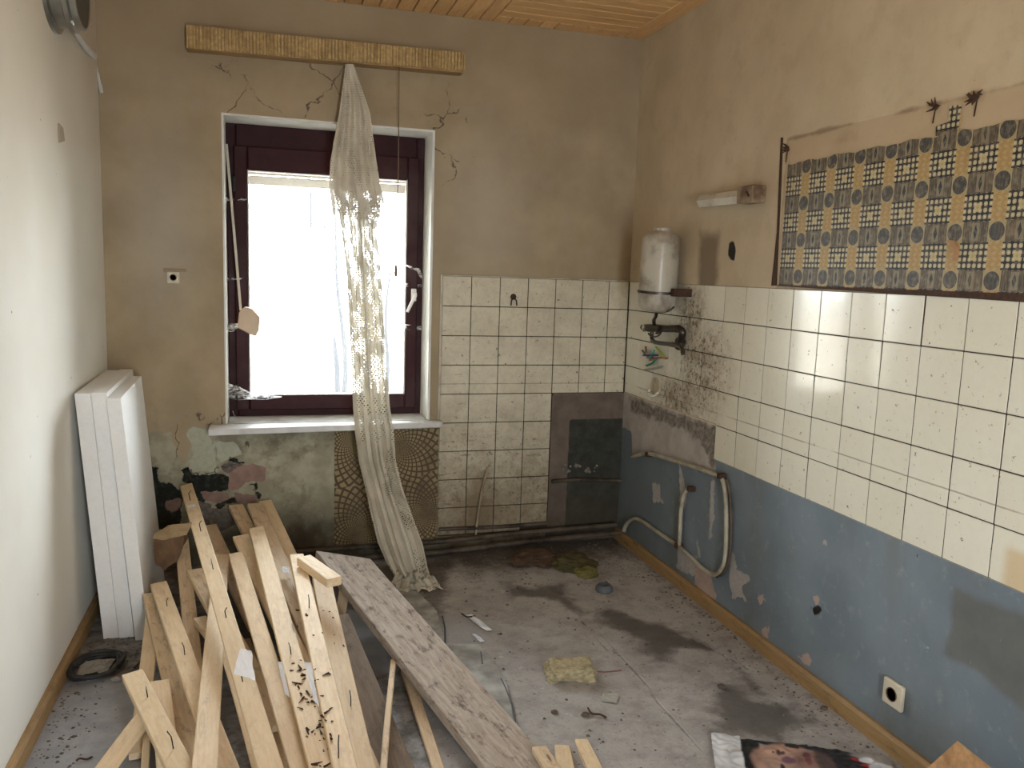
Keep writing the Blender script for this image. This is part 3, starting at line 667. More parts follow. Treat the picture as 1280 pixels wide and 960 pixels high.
# ================================================================= WINDOW
fy0, fy1 = .19, .26
def frame(name, x0, x1, z0, z1, wl, wr_, wb_, wt, y0, y1, mat, bev=.004, parent=None):
    m = MB(); m.box((x0, y0, z0), (x0+wl, y1, z1), bev).box((x1-wr_, y0, z0), (x1, y1, z1), bev).box((x0+wl, y0, z0), (x1-wr_, y1, z0+wb_), bev).box((x0+wl, y0, z1-wt), (x1-wr_, y1, z1), bev)
    return m.obj(name, mat, parent)
win = frame('window_1', WX0+.001, WX1-.001, WZ0-.01, WZ1-.001, .045, .040, .052, .125, fy0+.012, fy1+.02, M['frame']); win['kind'] = 'structure'
def ch(o): o.parent = win; return o
ch(frame('sash', WX0+.035, WX1-.030, WZ0+.032, 2.035, .064, .060, .075, .115, fy0-.012, fy1, M['frame'], .006))
ch(frame('glazing_bead', WX0+.097, WX1-.088, WZ0+.105, 1.922, .008, .008, .006, .006, fy0-.004, fy0+.03, M['white'], .001))
m = MB(); m.box((WX0+.10, fy0+.015, WZ0+.107), (WX1-.09, fy0+.019, 1.92)); ch(m.obj('glass_pane', M['pane']))
m = MB(); 
for k in range(3): m.box((WX0+.03, T-.03, 1.865+k*.05), (WX1-.03, T-.018, 1.912+k*.05), .003)
ch(m.obj('roller_shutter', simple('shutter_slats', (.55, .50, .42), .5)))
# handle
hp = bk(517, 368, fy0-.012); hb = bk(509, 390, fy0-.06)
m = MB(); m.box(hp+np.array([-.014, -.008, -.035]), hp+np.array([.014, .0, .03]), .003); m.tube([hp, hp+np.array([0, -.045, 0])], .009, 8)
he = m.obj('handle_plate', M['whitep']); ch(he)
m = MB(); m.tube([hp+np.array([0, -.045, .008]), hp+np.array([0, -.05, -.005]), hb], [.010, .010, .008], 8); ch(m.obj('handle', M['whitep'], smooth=True)).parent = he
m = MB()
for z_ in (.83, 1.85): m.tube([(WX0+.038, fy0-.016, z_-.035), (WX0+.038, fy0-.016, z_+.035)], .008, 8)
ch(m.obj('hinge', M['dark']))
# sill
m = MB(); m.prism([(-2.156, -.135, .668), (-1.030, -.06, .668), (-1.030, .0, .668), (WX1, .0, .668), (WX1, fy0+.02, .668), (WX0, fy0+.02, .668), (WX0, .0, .668), (-2.156, .0, .668)], (0, 0, .030))
o = m.obj('windowsill', M['sill']); o['kind'] = 'structure'
bv = o.modifiers.new('b', 'BEVEL'); bv.width = .003; bv.limit_method = 'ANGLE'

# ================================================================= OUTSIDE
grid('ground', lin(-60, 60, 6), lin(.4, 120, 6), lambda a, b: np.stack([a, b, 0*a-.6], 1), M['field'])
def birch(x, y, h, lean, r, label):
    t = thing('birch_tree', label, 'tree', (x, y, -.6), 'birch trees outside the window')
    pts = [np.array([x+lean*s*s*h+.03*math.sin(s*9+x), y, -.6+h*s]) for s in np.linspace(0, 1, 10)]
    m = MB(); m.tube(pts, [r*(1-.8*s) for s in np.linspace(0, 1, 10)], 8); m.obj('trunk', M['bark'], t, True)
    for k in range(9):
        i = random.randint(3, 8); b = pts[i]; s = random.choice((-1, 1)); L = random.uniform(.3, .8)
        m = MB(); m.tube([b, b+np.array([s*L*.4, .1, L*.45]), b+np.array([s*L*.6, .15, L])], [r*.22, r*.14, r*.04], 5); m.obj('branch', M['bark'], t)
for a in ((bk(430, 500, 7)[0], 7, 3.0, -.06, .045, 'leaning slender birch leftmost behind the window glass'),
          (bk(458, 500, 7.5)[0], 7.5, 4.0, -.05, .055, 'pale birch trunk left of centre behind the glass'),
          (bk(400, 500, 6.5)[0], 6.5, 3.3, -.05, .045, 'birch with the tallest forked crown beyond the pane'),
          (bk(482, 500, 8)[0], 8., 2.6, .02, .035, 'thin young birch half hidden by the lace curtain'),
          (bk(420, 500, 6)[0], 6., 2.6, -.07, .05, 'nearest birch trunk, right of the other bare ones')): birch(*a)

# ================================================================= VALANCE AND CURTAIN
vt = thing('curtain_valance', 'raffia wrapped wooden curtain valance box above the window', 'valance', (-1.6, 0, 2.46))
def vz(x): return 2.448+(x+2.22)*.012
m = MB(); vx0, vx1 = -2.222, -.970
m.prism([(vx0, -.001, 2.400), (vx0, -.075, 2.400), (vx0, -.075, 2.408), (vx0, -.001, 2.408)], (vx1-vx0, 0, .018)); m.prism([(vx0, -.001, 2.486), (vx0, -.07, 2.486), (vx0, -.07, 2.494), (vx0, -.001, 2.494)], (vx1-vx0, 0, .012)); m.obj('valance_box', M['base'], vt)
m = MB(); m.prism([(vx0+.002, -.074, 2.402), (vx1-.002, -.074, 2.424), (vx1-.002, -.074, 2.508), (vx0+.002, -.074, 2.495)], (0, .004, 0)); m.obj('backing_board', M['wicker'], vt)
for par in (0, 1):
    m = MB(); x = vx0; k = 0
    while x < vx1:
        d = random.uniform(.006, .0095)
        if k % 2 == par:
            a = random.uniform(0, .003); zt, zz = 2.497+(x-vx0)*.010, 2.404+(x-vx0)*.019
            m.prism([(x, -.076, zz-.003), (x, -.080-a, zz), (x, -.081-a, zt), (x, -.075, zt+.002)], (d, 0, 0))
        x += d; k += 1
    m.obj('raffia_winding', M['wicker'] if par else M['wicker2'], vt)
# lace curtain : rows (left px, right px, y px, depth)
rowsC = [(434, 441, 78, -.05, .10), (431, 447, 100, -.06, .15), (424, 458, 140, -.07, .25), (416, 465, 180, -.08, .33), (413, 470, 215, -.085, .38), (420, 475, 250, -.09, .40), (427, 476, 290, -.09, .62),
         (433, 476, 340, -.10, .40), (436, 479, 400, -.11, .40), (438, 482, 460, -.13, .40), (440, 486, 510, -.15, .40), (442, 491, 540, -.17, .40), (447, 494, 575, -.20, .40), (456, 503, 610, -.25, .62),
         (464, 516, 645, -.32, .40), (473, 529, 680, -.40, .40), (484, 534, 705, -.45, .40), (494, 538, 722, -.48, .40)]
def curtain():
    R = np.array(rowsC, float); n = 110; ns = 72
    t = np.linspace(0, len(R)-1, n); r = np.array([[np.interp(q, range(len(R)), R[:, c]) for c in range(5)] for q in t])
    vs = []; uv = []; arc = 0; prev = None
    for i in range(n):
        a = bk(r[i, 0], r[i, 2], r[i, 3]); b = bk(r[i, 1], r[i, 2], r[i, 3]); mid = (a+b)/2
        if prev is not None: arc += np.linalg.norm(mid-prev)
        prev = mid; wdt = np.linalg.norm(b-a)
        for j in range(ns):
            s = j/(ns-1); ph = s*2*math.pi*4.5+.6*math.sin(i*.05)+.4*math.sin(s*7+i*.03)
            amp = min(.022, wdt*.16)*(1 if i > 6 else i/6)
            q = a+(b-a)*(s+.035*math.sin(ph*2+1))+np.array([0, -amp*math.sin(ph)-amp*.3*math.sin(ph*2.3+i*.06), 0])
            q[2] = max(q[2], .004+.01*(1+math.sin(ph)))
            vs.append(q); uv.append((s*max(r[i, 4], .15), arc))
    # pool of cloth on the floor
    base = vs[-ns:]
    for k in range(1, 12):
        for j in range(ns):
            b = np.array(base[j]); s = j/(ns-1)
            vs.append((b[0]+(s-.45)*.010*k+.010*math.sin(k*1.1+s*9), b[1]-.007*k+.010*math.sin(k*1.9+s*14), max(.004, b[2]*(1-k/9))+.022*(1+math.sin(k*1.3+s*11))*(1-k/13)))
            uv.append((s*.40, arc+k*.018))
    nr = n+11
    fs = [(i*ns+j, i*ns+j+1, (i+1)*ns+j+1, (i+1)*ns+j) for i in range(nr-1) for j in range(ns-1)]
    # short overlapping layer at the top with its own hem
    n0 = len(vs); n2, m2 = 40, 40
    R2 = np.array([(432, 442, 80, -.075), (424, 462, 140, -.10), (413, 470, 200, -.115), (411, 475, 232, -.12), (414, 481, 255, -.12), (416, 474, 272, -.12)], float)
    arc = 0; prev = None
    for i in range(n2):
        r_ = [np.interp(i/(n2-1)*5, range(6), R2[:, c]) for c in range(4)]; a = bk(r_[0], r_[2], r_[3]); b = bk(r_[1], r_[2], r_[3]); mid = (a+b)/2
        if prev is not None: arc += np.linalg.norm(mid-prev)
        prev = mid
        for j in range(m2):
            s = j/(m2-1); q = a+(b-a)*s+np.array([0, -.012*math.sin(s*19+1)*min(1, i/8), (.02*math.sin(s*21)+.025*math.sin(s*6))*max(0, (i-30)/10)]); vs.append(q); uv.append((.9+s*.34, arc))
    fs += [(n0+i*m2+j, n0+i*m2+j+1, n0+(i+1)*m2+j+1, n0+(i+1)*m2+j) for i in range(n2-1) for j in range(m2-1)]
    me = bpy.data.meshes.new('lace_curtain'); me.from_pydata([tuple(map(float, v)) for v in vs], [], fs); me.update()
    ul = me.uv_layers.new(name='UVMap'); vi = np.zeros(len(me.loops), int); me.loops.foreach_get('vertex_index', vi)
    ul.data.foreach_set('uv', np.array(uv, dtype=np.float32)[vi].ravel())
    o = link('lace_curtain', me, M['net'], smooth=True)
    tag(o, 'single long dirty white lace net curtain hanging from the valance to the floor', 'curtain')
curtain()
c0, c1 = bk(499, 83, -.06), bk(495, 330, -.06)
t = thing('pull_cord', 'thin pull cord with small wooden toggle hanging in front of the window', 'cord', c0)
m = MB(); m.tube([c0, c0*.5+c1*.5+np.array([.004, 0, 0]), c1], .0024, 6); m.obj('cord', simple('cord_brown', (.17, .12, .07), .8), t)
m = MB(); m.lathe([(.003, .0), (.007, -.012), (.009, -.05), (.006, -.062)], c1, n=10); m.obj('toggle', simple('toggle_wood', (.22, .15, .09), .5), t, True)
s0, s1, s2 = bk(283, 180, .17), bk(290, 260, .13), bk(301, 388, .05)
t = thing('shutter_strap', 'white roller shutter strap with dangling beige winder at left of window', 'strap', s2)
m = MB()
for a, b in ((s0, s1), (s1, s2)):
    m.prism([a+np.array([-.006, 0, 0]), a+np.array([.006, 0, 0]), b+np.array([.006, 0, 0]), b+np.array([-.006, 0, 0])], (0, -.002, 0))
m.obj('strap', simple('strap_webbing', (.62, .57, .48), .8), t)
m = MB(); m.prism([bk(x, y, .04) for x, y in [(299, 390), (306, 383), (315, 385), (325, 396), (324, 412), (320, 420), (312, 417), (297, 409)]], (0, -.035, 0)); o = m.obj('winder_case', M['beigep'], t)
bv = o.modifiers.new('b', 'BEVEL'); bv.width = .006; bv.segments = 2; bv.limit_method = 'ANGLE'
# cobwebs
def web(pts, y, label):
    m = MB(); P_ = [bk(*q[:2], y+(q[2] if len(q) > 2 else 0)) for q in pts]; n = len(P_)
    c = sum(P_)/n; m.add(P_+[c+np.array([0, .02, -.01])], [(i, (i+1) % n, n) for i in range(n)])
    for i in range(n): m.tube([P_[i], (P_[i]+P_[(i+1) % n])/2+np.array([0, .005, -.008]), P_[(i+1) % n]], .0009, 4)
    tag(m.obj('cobweb', M['web']), label, 'cobweb', 'cobwebs around the window frame')
web([(283, 244, .1), (308, 249, .0), (284, 253, .1), (281, 247, -.1)], .15, 'dusty cobweb across the upper left of the window frame')
web([(283, 344, .1), (303, 348, .0), (284, 352, .1), (281, 348, -.1)], .15, 'small dusty cobweb on the frame above the beige winder')
web([(283, 404, .1), (299, 404, 0), (297, 411, 0), (282, 414, -.1)], .12, 'dusty cobweb behind the dangling beige winder')
web([(282, 478, -.1), (300, 484, .0), (312, 490, .0), (352, 496, .0), (312, 499, .0), (284, 497, .05)], .14, 'thick cobweb in the lower left corner of the glass')
web([(505, 330, .0), (525, 336, .0), (529, 350, .02), (522, 338, .0)], .17, 'torn cobweb on the right frame above the handle')
web([(504, 354, 0), (530, 356, .03), (530, 358, .03), (505, 357, 0)], .17, 'thin cobweb strand just above the window handle')
web([(504, 405, 0), (530, 408, .02), (530, 412, .02), (506, 411, 0)], .17, 'dusty cobweb strand under the window handle')
web([(284, 500, .1), (300, 530, -.02), (286, 530, .1)], .15, 'cobweb in the bottom left corner of the window reveal')
# ================================================================= WALL FITTINGS
def socket(q, ax, s, name, label, th=.012, tilt=0):
    t = thing(name, label, 'socket', q)
    def W(a, b, c): return (q[0]+a, q[1]-c, q[2]+b) if ax == 'y' else (q[0]-c, q[1]-a, q[2]+b)
    m = MB(); A, B = W(-s/2, -s/2, .0), W(s/2, s/2, th); m.box(A, B, .004); m.obj('cover_plate', M['plastic'], t)
    axis = (0, -1, 0) if ax == 'y' else (-1, 0, 0)
    m = MB(); m.lathe([(s*.26, th), (s*.27, th+.002), (s*.235, th+.002), (s*.23, th-.008), (.001, th-.008)], q, axis, 24); m.obj('socket_well', simple('socket_brown', (.12, .07, .04), .5), t, True)
    m = MB()
    for e in (-1, 1): m.lathe([(.003, th-.008), (.003, th-.004)], W(e*.0095, 0, 0), axis, 8)
    m.obj('contact', M['chrome'], t)
socket(np.array([-.001, -2.148, .192]), 'x', .083, 'wall_socket', 'ivory wall socket low on the blue painted wall', .016)
socket(np.array([-2.305, -.001, 1.393]), 'y', .055, 'wall_socket', 'small painted over socket on the back wall left of the window', .006)
m = MB(); a = bk(204, 336); m.box((a[0], -.008, a[2]-.012), (a[0]+.10, 0, a[2]+.002), .002); tag(m.obj('socket_ledge', simple('painted_ledge', (.33, .26, .18), .8)), 'painted over plaster ledge above the small back wall socket', 'ledge')
# hook plate on back wall tile
q = bk(642, 371, -.012)
t = thing('wall_hook', 'small rusty double prong towel hook on a top row tile', 'hook', q)
m = MB(); m.lathe([(.001, 0), (.016, .001), (.015, .005), (.005, .008)], q+np.array([0, .0045, .0]), (0, -1, 0), 16); m.obj('hook_plate', M['rust'], t)
m = MB()
for s in (-1, 1): m.tube(smooth_path([q+np.array([s*.003, -.003, -.008]), q+np.array([s*.013, -.010, -.020]), q+np.array([s*.016, -.012, -.045])], 4), .0035, 6)
m.obj('prong', M['rust'], t)
# wall lamp on right wall
L0, L1 = -.79, -1.235; zc = 1.806
t = thing('wall_light', 'old white glass strip light with rusty end box above the boiler', 'lamp', (0, -1.0, zc))
m = MB(); m.prism([(-.001, L0, zc-.020), (-.001, L0, zc+.035), (-.045, L0, zc+.028), (-.062, L0, zc+.002), (-.045, L0, zc-.026)], (0, (L1-L0)*.74, -.004)); o = m.obj('glass_shade', simple('milk_glass', (.66, .62, .52), .25, dirt=(.25, .18, .1), dirt_amt=.4), t)
m = MB(); m.box((-.064, L0+(L1-L0)*.745, zc-.034), (-.001, L1, zc+.034), .004); m.obj('end_box', simple('rusty_box', (.33, .25, .16), .5, dirt=(.10, .05, .025), dirt_amt=.9), t)
m = MB(); m.tube([(-.066, L1+.04, zc+.01), (-.066, L1+.02, zc-.01)], .004, 6); m.obj('switch', M['rust'], t)
# boiler
hc = np.array([-.112, -.565, 1.50]); t = thing('water_heater', 'small stained white enamel water heater hanging on the right wall', 'boiler', hc)
axd = Vector((-.01, -.055, 1)).normalized()
m = MB(); m.lathe([(.002, -.196), (.045, -.195), (.07, -.188), (.086, -.172), (.09, -.15), (.09, .13), (.086, .152), (.072, .170), (.05, .180), (.035, .184), (.002, .185)], hc, axd, 40); m.obj('tank', M['enamel'], t, True)
m = MB(); m.lathe([(.032, .182), (.036, .184), (.036, .197), (.032, .200), (.004, .201)], hc, axd, 20)
for k in range(14):
    a = k/14*2*math.pi; m.tube([hc+np.array([.037*math.cos(a), .037*math.sin(a), .184])-np.array([0, .01, 0]), hc+np.array([.037*math.cos(a), .037*math.sin(a), .197])-np.array([0, .01, 0])], .003, 5)
m.obj('top_cap', M['enamel'], t)
m = MB(); m.lathe([(.0915, -.108), (.095, -.107), (.095, -.096), (.0915, -.095)], hc, axd, 40); m.obj('band', M['steel'], t, True)
kb = hc+np.array([-.045, .085, -.125])
kb = pl(808, 368, 1, -.50)
kd = Vector((-.75, -.45, 0)).normalized(); m = MB(); m.lathe([(.024, -.03), (.024, .0), (.019, .006), (.010, .008)], kb, kd, 20); m.obj('dial_base', M['chrome'], t, True)
m = MB(); m.lathe([(.010, .006), (.013, .010), (.013, .030), (.009, .034), (.001, .034)], kb, (-.95, .1, 0), 14); m.obj('knob', simple('knob_brown', (.07, .03, .02), .4), t, True)
m = MB(); a = hc+np.array([.02, -.07, -.10]); m.box(a+np.array([0, -.06, -.018]), a+np.array([.091, -.02, .018]), .003); m.obj('bracket', M['rust'], t)
# tap assembly under it
v = -.05
tp = thing('water_tap', 'corroded tap assembly with swivel spout under the boiler', 'tap', rt(830, 408, v))
g = lambda x, y, v=v: rt(x, y, v)
m = MB(); m.tube(smooth_path([pl(820, 388, 0, -.10), g(820, 395, -.085), g(817, 401, -.07), g(819, 409, -.05)]), .0085, 8)
m.tube([g(803, 409, -.06), g(812, 410, -.055), g(820, 410), g(833, 411), g(848, 411, -.045)], [.014, .021, .019, .017, .019], 10)
m.tube(smooth_path([g(848, 410, -.05), g(853, 415, -.045), g(851, 425, -.035), g(849, 432, -.02)]), [.017]*7+[.017]*6+[.026]*6, 10); m.obj('tap_body', M['steel'], tp, True)
for (x, y, s) in ((822, 412, .022), (805, 410, .017)):
    c = g(x, y, -.075); m = MB(); m.tube([c, c+np.array([.03, 0, 0])], .007, 8)
    for k in range(5):
        a = k/5*2*math.pi; m.tube([c, c+s*np.array([0, math.cos(a), math.sin(a)])], [.006, .007], 6)
    m.obj('tap_handle', M['chrome'] if s < .02 else M['steel'], tp)
m = MB(); m.tube(smooth_path([g(815, 412), g(815, 424), g(820, 428, -.07), g(835, 430, -.09), g(845, 431, -.10), g(852, 435, -.105), g(854, 443, -.105)]), .010, 8); m.obj('spout', M['steel'], tp, True)
m = MB(); m.tube([g(818+9*math.cos(a), 412+9*math.sin(a), -.06) for a in np.linspace(-.6, 2.6, 12)], .004, 6); m.tube(smooth_path([g(823, 391, -.08), g(835, 389, -.09), g(842, 384, -.10)]), .004, 6); m.obj('loop', M['steel'], tp)
# colourful clothes pegs on the wall
cols = [((.42, .52, .06), [(820, 434), (826, 441), (832, 449)]), ((.04, .04, .22), [(804, 444), (822, 444)]), ((.02, .20, .13), [(808, 457), (815, 454), (820, 449)]), ((.36, .12, .06), [(812, 450), (824, 447), (834, 448)]),
        ((.06, .40, .26), [(812, 447), (818, 438)]), ((.10, .06, .03), [(808, 441), (807, 433)]), ((.36, .32, .26), [(806, 462), (816, 461), (828, 458)]), ((.16, .10, .06), [(803, 438), (806, 442)])]
cn = ['yellow green', 'dark blue', 'dark green', 'orange red', 'bright green', 'dark brown', 'grey beige', 'short brown']
t = thing('toothbrush_rack', 'small wall rack holding coloured toothbrushes under the taps', 'rack', rt(815, 450, -.03))
m = MB(); a = rt(815, 448, 0); m.box((-.012, a[1]-.05, a[2]-.004), (-.007, a[1]+.04, a[2]+.010), .001); m.obj('rack_plate', simple('rack_plastic', (.3, .27, .22), .5), t)
for (c, pts), nm in zip(cols, cn):
    m = MB(); P_ = [rt(*q, -.022-.004*(i % 2)) for i, q in enumerate(pts)]; m.tube(smooth_path(P_, 3), .0055, 6)
    tag(m.obj('brush', simple('peg_'+nm.replace(' ', '_'), c, .45)), nm+' handled brush lying in the small rack under the taps', 'brush', 'coloured brushes under the taps')
# soap dish set in the tiles
c = rt(820, 484, -.006); t = thing('soap_dish', 'round ceramic soap dish set into the cream tiles', 'dish', c)
m = MB(); m.lathe([(.046, -.004), (.050, .0), (.050, .006), (.044, .008), (.038, .002), (.020, .0005), (.001, 0)], c, (-1, 0, 0), 24); m.obj('bowl', simple('soap_ceramic', (.48, .42, .30), .3, dirt=(.15, .10, .06), dirt_amt=.7), t, True)
m = MB(); m.tube([c+np.array([-.008-.022*math.sin(a), -.048*math.cos(a), -.020-.022*math.sin(a)]) for a in np.linspace(0, math.pi, 12)], .007, 8); m.obj('rim', M['tile'], t, True)
# pipes on the blue wall
def pipe(pts, r, name, label, mat, cat='pipe', clamps=()):
    t = thing(name, label, cat, pts[0]); m = MB(); m.tube(smooth_path(pts, 7), r, 10); m.obj('tube', mat, t, True)
    for c in clamps:
        c = np.array(c); m = MB(); m.box(c+np.array([-.018, -.012, -.012]), c+np.array([.019, .012, .012]), .003); m.obj('clamp', M['rust'], t)
    return t
V = -.022
pipe([rt(791, 571, V), rt(800, 568, V), rt(812, 567, V), rt(840, 575, V), rt(868, 584, V), rt(890, 592, V), rt(903, 600, V), rt(907, 625, V), rt(908, 660, V), rt(907, 692, V), rt(903, 710, V), rt(893, 718, V), rt(880, 712, V), rt(865, 698, V), rt(848, 683, V), rt(825, 667, V), rt(805, 653, V), rt(795, 648, V), rt(786, 652, V), rt(781, 660, V), rt(780, 664, -.03)],
     .0105, 'heating_pipe', 'looping cream painted heating pipe on the blue wall', M['pipe'], clamps=[rt(902, 595, V), rt(848, 682, V), rt(811, 568, V)])
pipe([rt(866, 610, -.004), rt(858, 613, -.02), rt(853, 625, V), rt(851, 640, V), rt(850, 665, V), rt(849, 682, V)], .0095, 'heating_pipe', 'short upright cream pipe stub inside the pipe loop', M['pipe'], clamps=[rt(864, 611, -.02)])
pipe([rt(909, 600, -.018), rt(913, 625, -.018), rt(914, 660, -.018), rt(912, 695, -.018), rt(905, 715, -.018), rt(896, 721, -.018)], .007, 'heating_pipe', 'dark thin pipe following the right side of the pipe loop', M['pipeg'])
# pipes along the foot of the back wall
def floorpipe(ys, zs, r, label, x1=-.03):
    pts = [(-1.9, ys[0], zs[0]), (-1.4, ys[0], zs[0]), (-1.0, ys[1], zs[1]), (-.6, ys[2], zs[2]), (x1, ys[3], zs[3])]
    pipe([np.array(p) for p in pts], r, 'floor_pipe', label, M['pipeg'], clamps=[(-1.25, ys[0]-.005, zs[0]), (-.5, ys[2], zs[2])])
floorpipe([-.045, -.045, -.05, -.05], [.052, .058, .078, .092], .013, 'upper rusty pipe running along the foot of the back wall')
floorpipe([-.11, -.11, -.105, -.10], [.022, .024, .045, .062], .014, 'lower rusty pipe running along the foot of the back wall')
pipe([np.array(p) for p in [(-1.03, -.02, .115), (-.7, -.02, .11), (-.43, -.02, .115)]], .010, 'floor_pipe', 'thin dark pipe under the tiles at the foot of the wall', M['pipeg'])
pipe([bk(x, y, -.022) for x, y in [(594, 672), (598, 640), (603, 610), (608, 592), (613, 581)]], .0065, 'cable_conduit', 'thin upright conduit stub in front of the lower tiles', simple('conduit_tan', (.38, .31, .20), .6, dirt=(.1, .07, .04)), 'conduit')
pipe([bk(x, y, -.02) for x, y in [(690, 602), (715, 600), (745, 600), (777, 601)]], .010, 'niche_pipe', 'dark horizontal pipe across the dark niche in the corner', M['pipeg'])
# plaster crumbs sticking in niche
m = MB()
for k in range(16):
    q = bk(random.uniform(696, 752), random.uniform(580, 590), -.01); m.lathe([(.002, -.008), (random.uniform(.006, .014), 0), (.002, .008)], q, (random.random(), 1, random.random()), 5)
o = m.obj('mortar_lump', simple('mortar_grey', (.22, .20, .17), .9, dirt=(.1, .05, .03))); tag(o, 'ragged ridge of mortar lumps across the dark niche', 'mortar', kind='stuff')
# chimney flue collar top left
c = lf(84, -14); c = np.array([XL, c[1], c[2]])
t = thing('flue_collar', 'grey metal flue collar with dark cap high on the left wall', 'flue', c)
def flx(px, py, d): return lf(px, py, XL+d)
cy, cz_ = lf(96, -22, XL+.08)[1:]; c = np.array([XL, cy, cz_]); R_ = .155
m = MB(); m.lathe([(R_+.02, 0), (R_+.02, .012), (R_, .016), (R_, .05), (R_+.012, .055), (R_+.012, .07), (R_, .075), (R_, .095), (R_-.008, .097), (R_-.01, .09)], c, (1, 0, 0), 40); m.obj('collar_ring', simple('galvanised', (.42, .43, .42), .28, .9, var=.3, scale=9, dirt=(.12, .10, .08), dirt_amt=.6), t, True)
m = MB(); m.lathe([(R_-.008, .088), (R_-.01, .093), (.001, .094)], c, (1, 0, 0), 40); m.obj('cap', simple('flue_dark', (.06, .06, .05), .5), t, True)
m = MB(); pts = [lf(86, 32, XL+.03), lf(95, 42, XL+.02), lf(104, 55, XL+.02), lf(113, 65, XL+.015), lf(118, 70, XL+.012)]; m.tube(smooth_path(pts), [.006]*7+[.011]*6+[.013]*6+[.014]*6, 8)
tag(m.obj('foil_wrapped_cable', M['foil'], smooth=True), 'crumpled foil wrapped cable hanging below the flue collar', 'cable')
m = MB(); pts = [bk(121, 84, -.015), bk(123, 96, -.012), bk(125, 106, -.012), bk(127, 116, -.01)]; m.tube(smooth_path(pts), [.003]*4+[.006]*8+[.008]*7, 6); tag(m.obj('cable_scrap', M['foil'], smooth=True), 'short shiny cable scrap stuck in the upper left corner', 'cable')
m = MB(); q = lf(75, 166); m.prism([lf(72, 154, XL+.001), lf(77, 160, XL+.001), lf(79, 176, XL+.001), lf(73, 178, XL+.001)], (.006, 0, 0)); tag(m.obj('plaster_chip', simple('chip', (.45, .38, .28), .8)), 'small loose plaster chip on the upper left wall', 'plaster')

# ================================================================= POLYSTYRENE PANELS
def panel(name, bx, tx, zt, zb_, y0, y1, th, label, mat, sk=.025):
    m = MB(); m.prism([(bx-sk, y0, zb_), (bx-sk+th, y0, zb_), (tx-sk*.6+th, y0, zt), (tx-sk*.6, y0, zt)], (sk*.8, y1-y0, 0)); o = m.obj(name, mat); tag(o, label, 'panel', 'polystyrene insulation panels leaning on the left wall')
    bv = o.modifiers.new('b', 'BEVEL'); bv.width = .0015
panel('polystyrene_panel', -2.506, -2.582, .968, .0, -.05, -.775, .055, 'white polystyrene panel nearest the left wall, behind the other two', M['foam'], .018)
panel('polystyrene_panel', -2.4495, -2.5255, .972, .0, -.05, -.78, .055, 'middle white polystyrene panel of the leaning three', M['foam'], .018)
panel('polystyrene_panel', -2.386, -2.4685, .955, .0, -.17, -.815, .050, 'outermost white polystyrene panel, standing slightly lower than its neighbours', M['foam'], .018)
# ================================================================= PLANKS
PUSH = {   # how far each plank of the heap is lifted off the ones below it (far end, near end)
    'wide dark old board lying on the floor inside the heap': (0.06, 0.01),
    'upright dull plank under the crumpled brown paper': (0.0, 0.035),
    'stubby plank end low in the heap between the slanting pair': (0.025, 0.05),
    'short plank end poking out left of the long one': (0.025, 0.035),
    'plank against the wall, right of its close neighbour': (0.01, 0.0),
    'rough edged plank behind the nailed one on the left': (0.035, 0.0),
    'pale plank behind the front nailed one': (0.025, 0.03),
    'plank end pointing to the bottom left corner': (0.04, 0.0),
    'narrow edge-on batten under the long labelled plank': (0.015, 0.0),
    'plank with bent nails slanting right beside the foam panels': (0.035, 0.0),
    'plank crossing under the long labelled one, slanting left': (0.0, 0.005),
    'clean plank with raised left edge in the middle of the heap': (0.035, 0.0),
    'wide central plank with a label and dark crumbs': (0.015, 0.045),
    'plank beside the short block, left of the knotty one': (0.0, 0.04),
    'front left plank with bent nails, ending nearest the foam panels': (0.07, 0.0),
    'thin lath propped under the middle of the grey board': (0.005, 0.045),
    'short offcut block under the end of the grey board': (0.055, 0.0),
    'large weathered grey board lying across the heap': (0.0, 0.005),
    'left plank end of the small pair at the bottom edge': (0.0, 0.04),
    'small plank end beside the grey board at the bottom edge': (0.085, 0.095),
}
